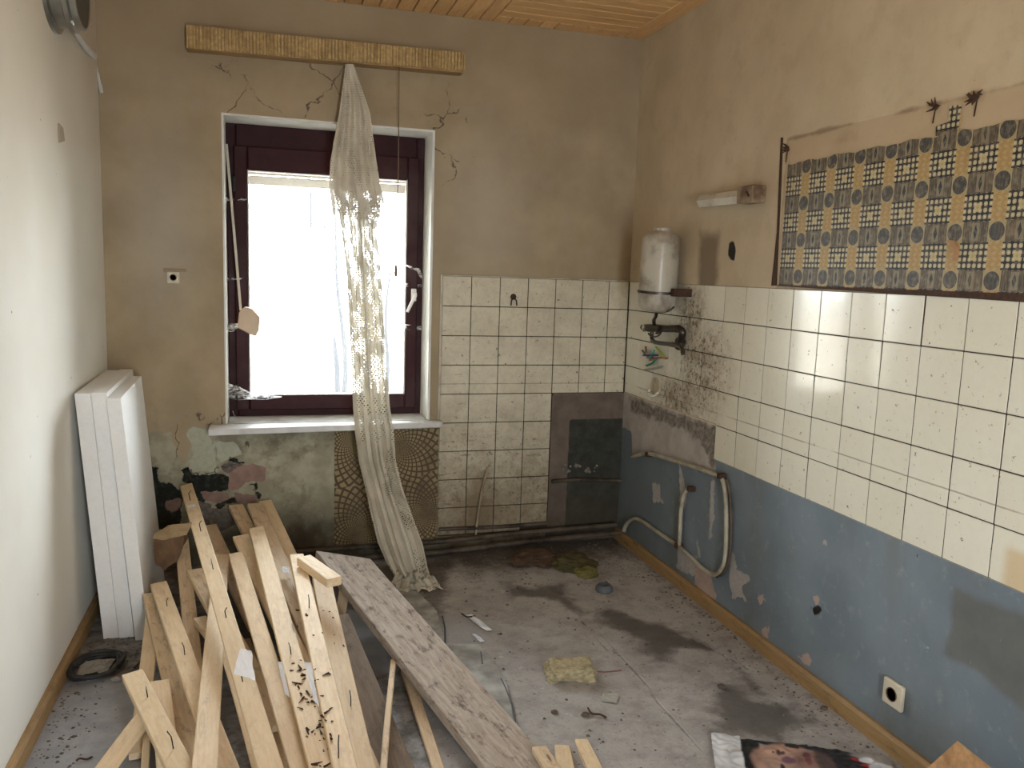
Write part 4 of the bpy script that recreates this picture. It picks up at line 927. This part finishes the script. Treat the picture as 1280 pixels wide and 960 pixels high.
def plank(far, near, w_, th, mat, label, fy=None, nz=None, fz=None, roll=0., ext=0., name='plank', nails=0, grp='loose planks heaped under the window', sticker=None, cat='plank', warp=.004, cut=None):
    """far: pixel of the visible end + its Y (fy) or Z (fz); near: pixel where it leaves the view + height nz"""
    random.seed(label)
    A = bk(*far, fy) if fy is not None else fl(*far, fz)
    B = fl(*near, nz); ka, kb = PUSH.get(label, (0, 0)); A = CAM+(A-CAM)*(1-ka); B = CAM+(B-CAM)*(1-kb); w_ *= 1-(ka+kb)/2; d = (B-A); L = np.linalg.norm(d); ex = Vector(d/L); B2 = B+d/L*ext; L += ext
    side = Vector((0, 0, 1)).cross(ex).normalized(); up = ex.cross(side).normalized()
    if up.z < 0: up = -up; side = -side
    rot = Matrix.Rotation(math.radians(roll), 3, ex); side = rot @ side; up = rot @ up
    n = 7; b = .0025; sec = [(-.5*w_+b, 0), (.5*w_-b, 0), (.5*w_, -b), (.5*w_, -th+b), (.5*w_-b, -th), (-.5*w_+b, -th), (-.5*w_, -th+b), (-.5*w_, -b)]
    vs = []; ph = random.random()*6; cutang = random.uniform(-.15, .15) if cut is None else cut
    for i in range(n+1):
        s = i/n; dz = warp*math.sin(s*3+ph); dy = warp*1.2*math.sin(s*2.3+ph*2)
        for y_, z_ in sec: vs.append((s*L+(y_*cutang if i == 0 else 0), y_+dy, z_+dz))
    k = len(sec); fs = [(i*k+j, i*k+(j+1) % k, (i+1)*k+(j+1) % k, (i+1)*k+j) for i in range(n) for j in range(k)]+[tuple(range(k))[::-1], tuple(n*k+j for j in range(k))]
    m = MB(); m.add(vs, fs); me = m.mesh(name); o = link(name, me, mat)
    MM = Matrix(((ex.x, side.x, up.x, A[0]), (ex.y, side.y, up.y, A[1]), (ex.z, side.z, up.z, A[2]), (0, 0, 0, 1)))
    o.matrix_world = MM; tag(o, label, cat, grp)
    for i in range(nails):
        s = (i+.6)/nails*min(L, 2.0); y_ = random.uniform(-.15, .15)*w_; m = MB(); a = random.uniform(-.5, 1.2); q = np.array([s, y_, 0]); h = random.uniform(.018, .03)
        m.tube([q+np.array([0, 0, -.004]), q+np.array([0, 0, h*.5]), q+np.array([-math.cos(a)*h*.25, 0, h]), q+np.array([-math.cos(a)*h*1.3, math.sin(a)*h*.5, h*1.1])], .0017, 5)
        no = m.obj('nail', M['nail']); no.parent = o
    if sticker is not None:
        m = MB(); s = sticker; m.box((s-.018, -.018, .0003), (s+.018, .016, .001)); so = m.obj('price_label', M['paper']); so.parent = o; so['label'] = 'small white paper label'
    return o
pk_, p2 = M['plank'], M['plank2']
plank((231, 605), (341, 962), .055, .024, pk_, 'long pale plank with white label, reaching highest on the wall', fy=-.06, nz=.30, roll=10, ext=.25, nails=5, sticker=.33)
plank((296, 630), (400, 840), .066, .022, p2, 'plank against the wall, left of the pair with a gap', fy=-.09, nz=.03, ext=.1)
plank((318, 630), (450, 930), .070, .022, p2, 'plank against the wall, right of its close neighbour', fy=-.10, nz=.09, ext=.3, roll=-3)
plank((332, 625), (446, 885), .060, .022, pk_, 'rightmost plank leaning on the back wall', fy=-.06, nz=.06, roll=6, ext=.3)
plank((372, 693), (431, 962), .056, .024, pk_, 'plank beside the short block, left of the knotty one', fy=-.85, nz=.26, ext=.3, nails=2)
plank((320, 660), (407, 962), .064, .024, pk_, 'wide central plank with a label and dark crumbs', fy=-.42, nz=.22, roll=6, ext=.3, sticker=.45, nails=1)
plank((302, 668), (410, 905), .068, .022, pk_, 'plank tucked left under the wide central plank', fy=-.45, nz=.12, roll=8, ext=.3, nails=1)
plank((295, 691), (375, 962), .056, .026, pk_, 'clean plank with raised left edge in the middle of the heap', fy=-.55, nz=.24, roll=9, ext=.25)
plank((279, 692), (255, 962), .060, .024, pk_, 'plank crossing under the long labelled one, slanting left', fy=-.55, nz=.25, roll=-4, ext=.25)
plank((245, 712), (340, 880), .066, .022, p2, 'short plank end poking out left of the long one', fy=-.62, nz=.08, ext=.1)
plank((248, 772), (330, 880), .05, .024, p2, 'stubby plank end low in the heap between the slanting pair', fy=-.95, nz=.03, ext=.1)
plank((275, 800), (322, 962), .034, .020, pk_, 'narrow edge-on batten under the long labelled plank', fy=-1.25, nz=.22, roll=25, ext=.2)
plank((199, 729), (286, 962), .062, .022, pk_, 'plank with bent nails slanting right beside the foam panels', fy=-.66, nz=.19, roll=3, ext=.3, nails=4)
plank((189, 741), (240, 950), .062, .022, p2, 'rough edged plank behind the nailed one on the left', fy=-.70, nz=.09, roll=-3, ext=.2)
plank((228, 672), (243, 850), .055, .022, p2, 'upright dull plank under the crumpled brown paper', fy=-.42, nz=.02, ext=.1)
plank((190, 762), (174, 940), .050, .022, pk_, 'plank standing nearly straight at the left edge of the heap', fy=-.9, nz=.03, ext=.0)
plank((198, 850), (210, 975), .060, .022, pk_, 'pale plank behind the front nailed one', fy=-1.42, nz=.05, ext=.2)
plank((167, 840), (230, 970), .062, .024, pk_, 'front left plank with bent nails, ending nearest the foam panels', fy=-1.32, nz=.23, roll=6, ext=.3, nails=3)
plank((184, 880), (182, 975), .022, .02, pk_, 'thin lath at the left front of the heap', fy=-1.5, nz=.02, ext=.1)
plank((186, 893), (128, 968), .055, .024, pk_, 'plank end pointing to the bottom left corner', fy=-1.48, nz=.03, roll=-35, ext=.1)
plank((402, 720), (456, 962), .070, .026, pk_, 'knotty plank just left of the large grey board', fy=-.9, nz=.14, ext=.3, nails=1)
plank((262, 655), (300, 735), .066, .022, p2, 'dull plank end behind the long labelled one', fy=-.15, nz=.16, ext=.3)
plank((430, 728), (422, 785), .04, .02, pk_, 'pale prop batten under the far end of the grey board', fy=-.80, nz=.06)
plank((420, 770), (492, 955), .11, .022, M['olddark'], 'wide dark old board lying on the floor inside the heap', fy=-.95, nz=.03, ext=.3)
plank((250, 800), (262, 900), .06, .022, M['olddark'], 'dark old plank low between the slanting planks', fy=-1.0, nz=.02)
plank((300, 800), (345, 965), .07, .022, p2, 'buried plank under the centre of the heap', fy=-1.0, nz=.06, ext=.2)
plank((380, 695), (418, 722), .06, .034, pk_, 'short offcut block under the end of the grey board', fy=-.80, nz=.345, roll=0, name='offcut_block', cat='offcut', warp=0, grp=None)
plank((492, 822), (481, 965), .020, .02, p2, 'thin lath propped under the middle of the grey board', fy=-1.40, nz=.02, name='lath', ext=.1)
plank((506, 835), (548, 962), .036, .018, p2, 'flat batten under the grey board, right of the thin lath', fy=-1.38, nz=.02, name='lath', ext=.2)
plank((429, 693), (660, 968), .196, .036, M['old'], 'large weathered grey board lying across the heap', fy=-.72, nz=.035, name='scaffold_board', roll=-3, ext=.3, warp=.002, grp=None, cat='board', cut=.65)
plank((697, 915), (708, 965), .050, .022, pk_, 'left plank end of the small pair at the bottom edge', fy=-1.70, nz=.03, ext=.15, grp='plank ends at the bottom edge')
plank((718, 903), (745, 965), .044, .022, pk_, 'right plank end of the small pair at the bottom edge', fy=-1.72, nz=.04, ext=.15, grp='plank ends at the bottom edge')
plank((676, 934), (700, 968), .05, .02, p2, 'small plank end beside the grey board at the bottom edge', fy=-1.78, nz=.012, ext=.12, grp='plank ends at the bottom edge')
# ---- debris on the heap and the floor
def sheet(name, pts, mat, label, cat, amp=.006, th=0, n=9, group=None, seed=1):
    """crumpled sheet through 4 corner points"""
    a, b, c, d = [np.array(p) for p in pts]; r = np.random.default_rng(seed); vs = []
    for i in range(n+1):
        for j in range(n+1):
            s, t = i/n, j/n; q = a*(1-s)*(1-t)+b*s*(1-t)+c*s*t+d*(1-s)*t
            q = q+np.array([0, 0, 1])*amp*(abs(mnoise.noise(Vector((s*4+seed, t*4, 0))))*2+r.uniform(0, .4))+np.array([mnoise.noise(Vector((t*3, seed, s*5))), mnoise.noise(Vector((s*3, seed+5, t*5))), 0])*amp; vs.append(q)
    fs = [(i*(n+1)+j, (i+1)*(n+1)+j, (i+1)*(n+1)+j+1, i*(n+1)+j+1) for i in range(n) for j in range(n)]
    me = bpy.data.meshes.new(name); me.from_pydata([tuple(map(float, v)) for v in vs], [], fs); me.update(); o = link(name, me, mat)
    if th: so = o.modifiers.new('s', 'SOLIDIFY'); so.thickness = th
    tag(o, label, cat, group); return o
def P3(x, y, Y): return bk(x, y, Y)
from mathutils.bvhtree import BVHTree
TREES = []
for o in list(COL.objects):
    if o.type == 'MESH' and o.name.split('.')[0] in ('plank', 'scaffold_board', 'lath', 'offcut_block'):
        TREES.append(BVHTree.FromPolygons([o.matrix_basis @ v.co for v in o.data.vertices], [p.vertices[:] for p in o.data.polygons]))
def heap_t(x, y):   # distance along the view ray to the top surface of the heap
    d = Vector(ray(x, y)); L = d.length; best = None
    for t_ in TREES:
        h = t_.ray_cast(Vector(CAM), d/L)
        if h[0] is not None and (best is None or h[3]/L < best): best = h[3]/L
    return best
def heap_sheet(name, px, mat, label, cat, seed):
    ts = [heap_t(*q) for q in px]+[heap_t(sum(q[0] for q in px)/4, sum(q[1] for q in px)/4)]; ts = [q for q in ts if q]
    t_ = min(ts)-.008
    return sheet(name, [CAM+ray(*q)*(t_*(1-.02*k)) for k, q in zip((0, 0, 1, 1), px)], mat, label, cat, .003, seed=seed)
heap_sheet('paper_scrap', [(300, 811), (314, 814), (319, 851), (292, 843)], M['paper'], 'torn white paper scrap lying on the long labelled plank', 'paper', 3)
heap_sheet('foil_strip', [(347, 828), (353, 828), (362, 872), (356, 868)], M['foil'], 'narrow silver foil strip between the middle planks', 'foil', 4)
heap_sheet('foil_strip', [(379, 828), (389, 829), (399, 884), (393, 878)], M['foil'], 'wider silver foil strip right of the wide central plank', 'foil', 5)
heap_sheet('price_sticker', [(352, 708), (361, 709), (363, 717), (354, 716)], M['paper'], 'small white sticker on the plank under the central one', 'sticker', 6)
m = MB(); random.seed(5)
for _ in range(70):
    u_ = random.random(); x, y = 372+40*u_+random.gauss(0, 7), 840+100*u_+random.gauss(0, 14)
    if random.random() < .25: x, y = random.uniform(360, 430), random.uniform(760, 850)
    t_ = heap_t(x, y)
    if not t_: continue
    q = CAM+ray(x, y)*t_; sz = random.uniform(.002, .006)
    m.tube([q, q+np.array([random.gauss(0, 1.4), random.gauss(0, 1.4), .6])*sz, q+np.array([random.gauss(0, 2.2), random.gauss(0, 2.2), .3])*sz], [sz*.5, sz*.6, sz*.25], 5)
tag(m.obj('bark_crumbs', simple('bark_crumb', (.05, .03, .02), .9)), 'dark bark crumbs lying on the wide central plank', 'debris', kind='stuff')
# crumpled brown paper
t = thing('crumpled_paper_bag', 'folded brown paper bag squeezed between foam panels and planks', 'bag', P3(212, 700, -.55))
def crumple(pts, Yc, thick, name, mat, seed):
    bm = bmesh.new(); P_ = [bm.verts.new([float(q) for q in bk(x, y, Yc+dy)]) for x, y, dy in pts]; f = bm.faces.new(P_)
    ex_ = bmesh.ops.extrude_face_region(bm, geom=[f]); bmesh.ops.translate(bm, verts=[v for v in ex_['geom'] if isinstance(v, bmesh.types.BMVert)], vec=(0.01, thick, .02))
    bmesh.ops.triangulate(bm, faces=bm.faces); bmesh.ops.subdivide_edges(bm, edges=bm.edges, cuts=3, use_grid_fill=True)
    for v in bm.verts: v.co += Vector((mnoise.noise(v.co*22+Vector((seed, 0, 0))), mnoise.noise(v.co*18+Vector((0, seed, 0))), mnoise.noise(v.co*25)))*.012
    bmesh.ops.recalc_face_normals(bm, faces=bm.faces); me = bpy.data.meshes.new(name); bm.to_mesh(me); bm.free(); o = link(name, me, mat, t); o.matrix_parent_inverse = Matrix.Translation(t.location).inverted()
crumple([(193, 674, 0), (212, 668, -.01), (230, 667, 0), (230, 684, -.02), (219, 702, -.02), (206, 713, -.01), (196, 707, 0), (192, 690, .01)], -.60, .06, 'paper_body', M['brown'], 1)
crumple([(191, 672, 0), (205, 664, .02), (234, 660, .02), (233, 668, -.01), (213, 673, -.03)], -.615, .01, 'paper_flap', simple('kraft_tan', (.38, .27, .15), .85, dirt=(.15, .1, .05)), 4)
# coil ring on left floor
c = fl(118, 834, .012); m = MB()
for k in range(3): m.tube([c+np.array([(.075+.006*k)*math.cos(a)+.004*k, (.085+.008*k)*math.sin(a)+.02*math.cos(a), .004*math.sin(3*a+k)+.006*k]) for a in np.linspace(0, 6.3, 30)], .0075, 6, False)
tag(m.obj('rubber_loop', M['dark'], smooth=True), 'black rubber loop lying on the floor by the left baseboard', 'loop')
sheet('dusty_rag', [c+np.array([-.05, -.05, -.004]), c+np.array([.05, -.05, -.004]), c+np.array([.06, .06, -.004]), c+np.array([-.05, .06, -.004])], simple('rag', (.30, .28, .25), .9), 'grey dusty rag inside the black rubber loop', 'rag', .008, seed=9)
def lump(name, c, s, mat, label, cat, seed=0, amp=.35, sub=3, rotz=0, flat=0, boxy=0):
    bm = bmesh.new(); bmesh.ops.create_icosphere(bm, subdivisions=sub, radius=1); rz = Matrix.Rotation(rotz, 3, 'Z')
    for v_ in bm.verts:
        q = v_.co.copy()
        if boxy: k = max(abs(q.x), abs(q.y), abs(q.z)); q = q.lerp(q/k, boxy)
        f_ = 1+amp*mnoise.noise(q*1.5+Vector((seed, 0, 0)))+amp*.5*mnoise.noise(q*4+Vector((0, seed, 0)))
        q = rz @ Vector((q.x*s[0]*f_, q.y*s[1]*f_, q.z*s[2]*f_)); v_.co = Vector([float(t) for t in c])+q
        v_.co.z = max(v_.co.z, .001)
    me = bpy.data.meshes.new(name); bm.to_mesh(me); bm.free(); o = link(name, me, mat); tag(o, label, cat); return o
lump('mineral_wool_piece', fl(713, 838, .022), (.085, .055, .028), M['wool'], 'yellowish torn slab of mineral wool on the open floor', 'insulation', 2, .25, 4, -.1, boxy=.75)
lump('brown_cloth', fl(668, 697, .02), (.11, .10, .035), M['brownc'], 'brown wet cloth heap on the floor near the corner', 'cloth', 5, .4, 4)
lump('olive_cloth', fl(715, 703, .016), (.11, .11, .030), M['olivec'], 'olive green cloth right of the brown one near the corner', 'cloth', 8, .4, 4)
lump('green_rag', fl(733, 716, .014), (.06, .045, .028), simple('olive_light', (.16, .14, .04), .85), 'yellow green crumpled fabric lump in front of the olive cloth', 'cloth', 3, .3, 4)
c = fl(755, 739); m = MB(); m.lathe([(.036, 0), (.042, .006), (.040, .022), (.028, .034), (.022, .034), (.020, .024), (.018, .006), (.001, .006)], c, n=24); tag(m.obj('rubber_ring', simple('grey_rubber', (.10, .11, .12), .7), smooth=True), 'grey rubber drain ring lying on the floor near the corner', 'ring')
sheet('floor_card', [fl(750, 876, .003), fl(771, 879, .003), fl(774, 868, .003), fl(755, 865, .003)], simple('card', (.42, .41, .37), .7), 'small pale card lying on the open floor', 'card', .002, seed=12)
sheet('foil_wrapper', [fl(580, 769, .004), fl(590, 768, .006), fl(616, 788, .004), fl(608, 789, .004)], M['foil'], 'thin silver wrapper strip lying on the floor beside the curtain', 'wrapper', .003, seed=13)
sheet('foil_wrapper', [fl(590, 793, .004), fl(596, 793, .006), fl(606, 802, .004), fl(600, 803, .004)], M['foil'], 'small silver wrapper curl nearest the clear plastic sheet', 'wrapper', .003, seed=14)
for (x, y, s, sd, lb) in ((693, 890, .012, 1, 'white plaster crumb left of the twig on the floor'), (732, 893, .014, 2, 'grey stone beside the curled twig on the floor'), (902, 858, .016, 3, 'stone chip at the edge of the right floor stain'), (1030, 885, .014, 4, 'pale chip on the floor near the right baseboard'), (905, 942, .02, 5, 'brown clod left of the printed plastic bag'), (822, 748, .012, 6, 'dark clod beside the baseboard end of the pipe loop'), (145, 849, .016, 7, 'dark crumb beside the black rubber loop')):
    lump('stone_chip', fl(x, y, s*.4), (s, s*.8, s*.5), simple('chip_%d' % sd, random.choice([(.4, .38, .35), (.2, .17, .14), (.12, .09, .07)]), .9), lb, 'stone', sd, .4, 2)
m = MB(); m.tube(smooth_path([fl(735, 885, .006), fl(740, 892, .008), fl(750, 893, .008), fl(758, 897, .004)]), [.005]*5+[.003]*14, 6) if False else m.tube(smooth_path([fl(735, 885, .006), fl(740, 892, .008), fl(750, 893, .008), fl(758, 897, .004)]), .0035, 6); tag(m.obj('twig', M['rust']), 'small dark curled twig on the open floor', 'twig')
m = MB(); m.tube(smooth_path([fl(741, 839, .004), fl(755, 840, .006), fl(768, 839, .005), fl(777, 838, .004)]), .0025, 6); tag(m.obj('wire_scrap', simple('red_wire', (.22, .09, .08), .6)), 'thin reddish wire scrap beside the mineral wool', 'wire')
m = MB(); m.tube(smooth_path([fl(577, 767, .006), fl(584, 771, .012), fl(594, 770, .005)]), .003, 6); tag(m.obj('twig', M['rust']), 'dark twig above the silver wrapper on the floor', 'twig')
m = MB(); m.tube(smooth_path([fl(95, 951, .004), fl(100, 948, .008), fl(108, 949, .006), fl(115, 946, .004)]), .003, 6); m.tube([fl(168, 835, .005), fl(178, 824, .02)], .0035, 6); tag(m.obj('twig', M['rust']), 'dark twigs on the floor left of the planks', 'twig')
# clear plastic sheet
m = MB()
pp = [fl(503, 732, .004), fl(524, 742, .012), fl(546, 764, .010), fl(556, 805, .006), fl(598, 806, .012), fl(618, 826, .010), fl(634, 858, .012), fl(643, 902, .005), fl(600, 905, .006), fl(520, 860, .006), fl(470, 780, .006)]
m.prism(pp, (0, 0, .002)); psh = tag(m.obj('plastic_sheet', M['film']), 'dirty clear plastic sheet under the grey board', 'plastic')
m = MB()
for seq in ([(553, 770), (556, 785), (556, 806)], [(601, 815), (603, 830)], [(626, 848), (632, 860), (640, 880), (644, 905)]): m.tube([fl(*q, .012) for q in seq], .003, 5)
m.obj('curled_edge', M['dark']).parent = psh
# chipboard leaning in lower right
q0, q1, q2 = rt(1164, 953, -.16), rt(1198, 925, -.10), rt(1262, 972, -.02)
A = np.array([-.24, -2.30, .0]); 
pA, pB, pC = rt(1150, 968, -.15), rt(1197, 926, -.12), rt(1290, 1000, -.12)
pD = pA+(pC-pB)
m = MB(); m.prism([pA, pB, pC, pD], (.010, .0, -.014)); tag(m.obj('chipboard_piece', M['osb']), 'broken chipboard corner leaning on the right wall', 'board')

# ================================================================= PRINTED PLASTIC BAG
def bag():
    us = np.linspace(0, 1, 150); vs = np.linspace(0, 1, 80); U, V_ = np.meshgrid(us, vs, indexing='ij')
    a, b = fl(888, 921), fl(1098, 955); a2 = fl(884, 921)+(np.array(fl(888, 1010))-fl(888, 921)); e1 = np.array([(fl(1110, 948)-a)[0], (fl(1110, 948)-a)[1]]); 
    ex = e1/np.linalg.norm(e1); ey = np.array([ex[1], -ex[0]]); L = np.linalg.norm(e1); Wd = .34
    hgt = np.array([[.006+.010*abs(mnoise.noise(Vector((u*6, v*4, 1))))+.006*abs(mnoise.noise(Vector((u*16, v*11, 2)))) for v in vs] for u in us])
    hgt = np.where(U < .17, hgt*2.0, hgt)
    ed = .012*np.sin(V_*17)+.006*np.sin(U*9)
    X = a[0]+ex[0]*(U*L)+ey[0]*((V_)*Wd+ed*.5); Y = a[1]+ex[1]*(U*L)+ey[1]*(V_*Wd+ed*.5)
    C = np.zeros((150, 80, 3)); C[:] = (.30, .28, .26)
    def el(cu, cv, ru, rv, col, soft=.15, ang=0):
        du, dv = (U-cu)*L, (V_-cv)*Wd; ca, sa = math.cos(ang), math.sin(ang); x = (du*ca+dv*sa)/ru; y = (-du*sa+dv*ca)/rv
        k = np.clip((1+soft-np.hypot(x, y))/soft, 0, 1)[..., None]; C[:] = C*(1-k)+np.array(col)*k
    C[(U < .17)] = (.62, .63, .66)
    K = (.012, .011, .012)
    el(.22, .30, .03, .16, K); el(.60, .02, .10, .012, K); el(.36, .015, .09, .010, K, .15, -.05); el(.74, .30, .075, .085, (.016, .011, .012)); el(.67, .12, .05, .035, (.016, .011, .012), .15, .4)
    el(.42, .33, .105, .10, (.42, .25, .19)); el(.36, .28, .05, .05, (.47, .30, .23)); el(.56, .30, .045, .06, (.27, .15, .12), .5); el(.62, .24, .022, .05, (.10, .06, .05), .5)
    el(.46, .035, .020, .010, K); el(.375, .17, .006, .018, (.05, .025, .025), .4); el(.395, .18, .007, .010, (.07, .03, .03), .4); el(.375, .42, .006, .018, (.05, .025, .025), .4)
    el(.42, .30, .018, .012, (.17, .08, .12), .5); el(.53, .17, .010, .016, (.12, .04, .05), .4); el(.53, .27, .008, .022, (.20, .06, .06), .4); el(.345, .17, .003, .003, K)
    el(.80, .10, .012, .010, (.35, .02, .02)); el(.86, .20, .020, .014, (.35, .02, .02)); el(.86, .10, .02, .012, (.6, .62, .66)); el(.93, .24, .035, .04, (.6, .62, .66))
    nz = np.array([[mnoise.noise(Vector((u*14, v*9, 5))) for v in vs] for u in us]); C *= (1+.25*nz[..., None])
    me = bpy.data.meshes.new('printed_plastic_bag'); fs = [(i*80+j, (i+1)*80+j, (i+1)*80+j+1, i*80+j+1) for i in range(149) for j in range(79)]
    me.from_pydata(np.stack([X.ravel(), Y.ravel(), hgt.ravel()], 1).tolist(), [], fs); me.update()
    at = me.color_attributes.new('print', 'FLOAT_COLOR', 'POINT'); at.data.foreach_set('color', np.concatenate([C, np.ones((150, 80, 1))], 2).astype(np.float32).ravel())
    n = NT('printed_plastic'); mt = n.done(n.attrc('print'), .32)
    o = link('printed_plastic_bag', me, mt, smooth=True); tag(o, 'crumpled plastic bag printed with a dark haired face, at the bottom edge', 'bag')
bag()
# ================================================================= RUBBLE CRUMBS (uncountable)
m = MB()
def crumb(x, y, s):
    a = [random.uniform(.6, 1.2)*s for _ in range(6)]; t = random.random()*6
    vs = [(x+a[i]*math.cos(t+i*1.57), y+a[i]*math.sin(t+i*1.57), .0005) for i in range(4)]+[(x, y, a[4]*.7)]
    m.add(vs, [(0, 1, 4), (1, 2, 4), (2, 3, 4), (3, 0, 4), (3, 2, 1, 0)])
for _ in range(2600):
    r = random.random()
    if r < .35: x, y = random.uniform(-1.3, -.03), -abs(random.gauss(.1, .35))
    elif r < .5: x, y = -.03-abs(random.gauss(0, .08)), random.uniform(-2.6, -.05)
    elif r < .62: x, y = XL+.03+abs(random.gauss(0, .07)), random.uniform(-2.2, -.9)
    elif r < .72: x, y = random.uniform(-2.55, -2.3), random.uniform(-1.1, -.7)
    else: x, y = random.uniform(-2.5, -.03), random.uniform(-2.8, -.1)
    if y > -.03: continue
    crumb(x, y, abs(random.gauss(0, .0035))+.0015)
tag(m.obj('rubble_crumbs', M['rubble']), 'fine crumbs of plaster and dirt scattered over the floor', 'rubble', kind='stuff')
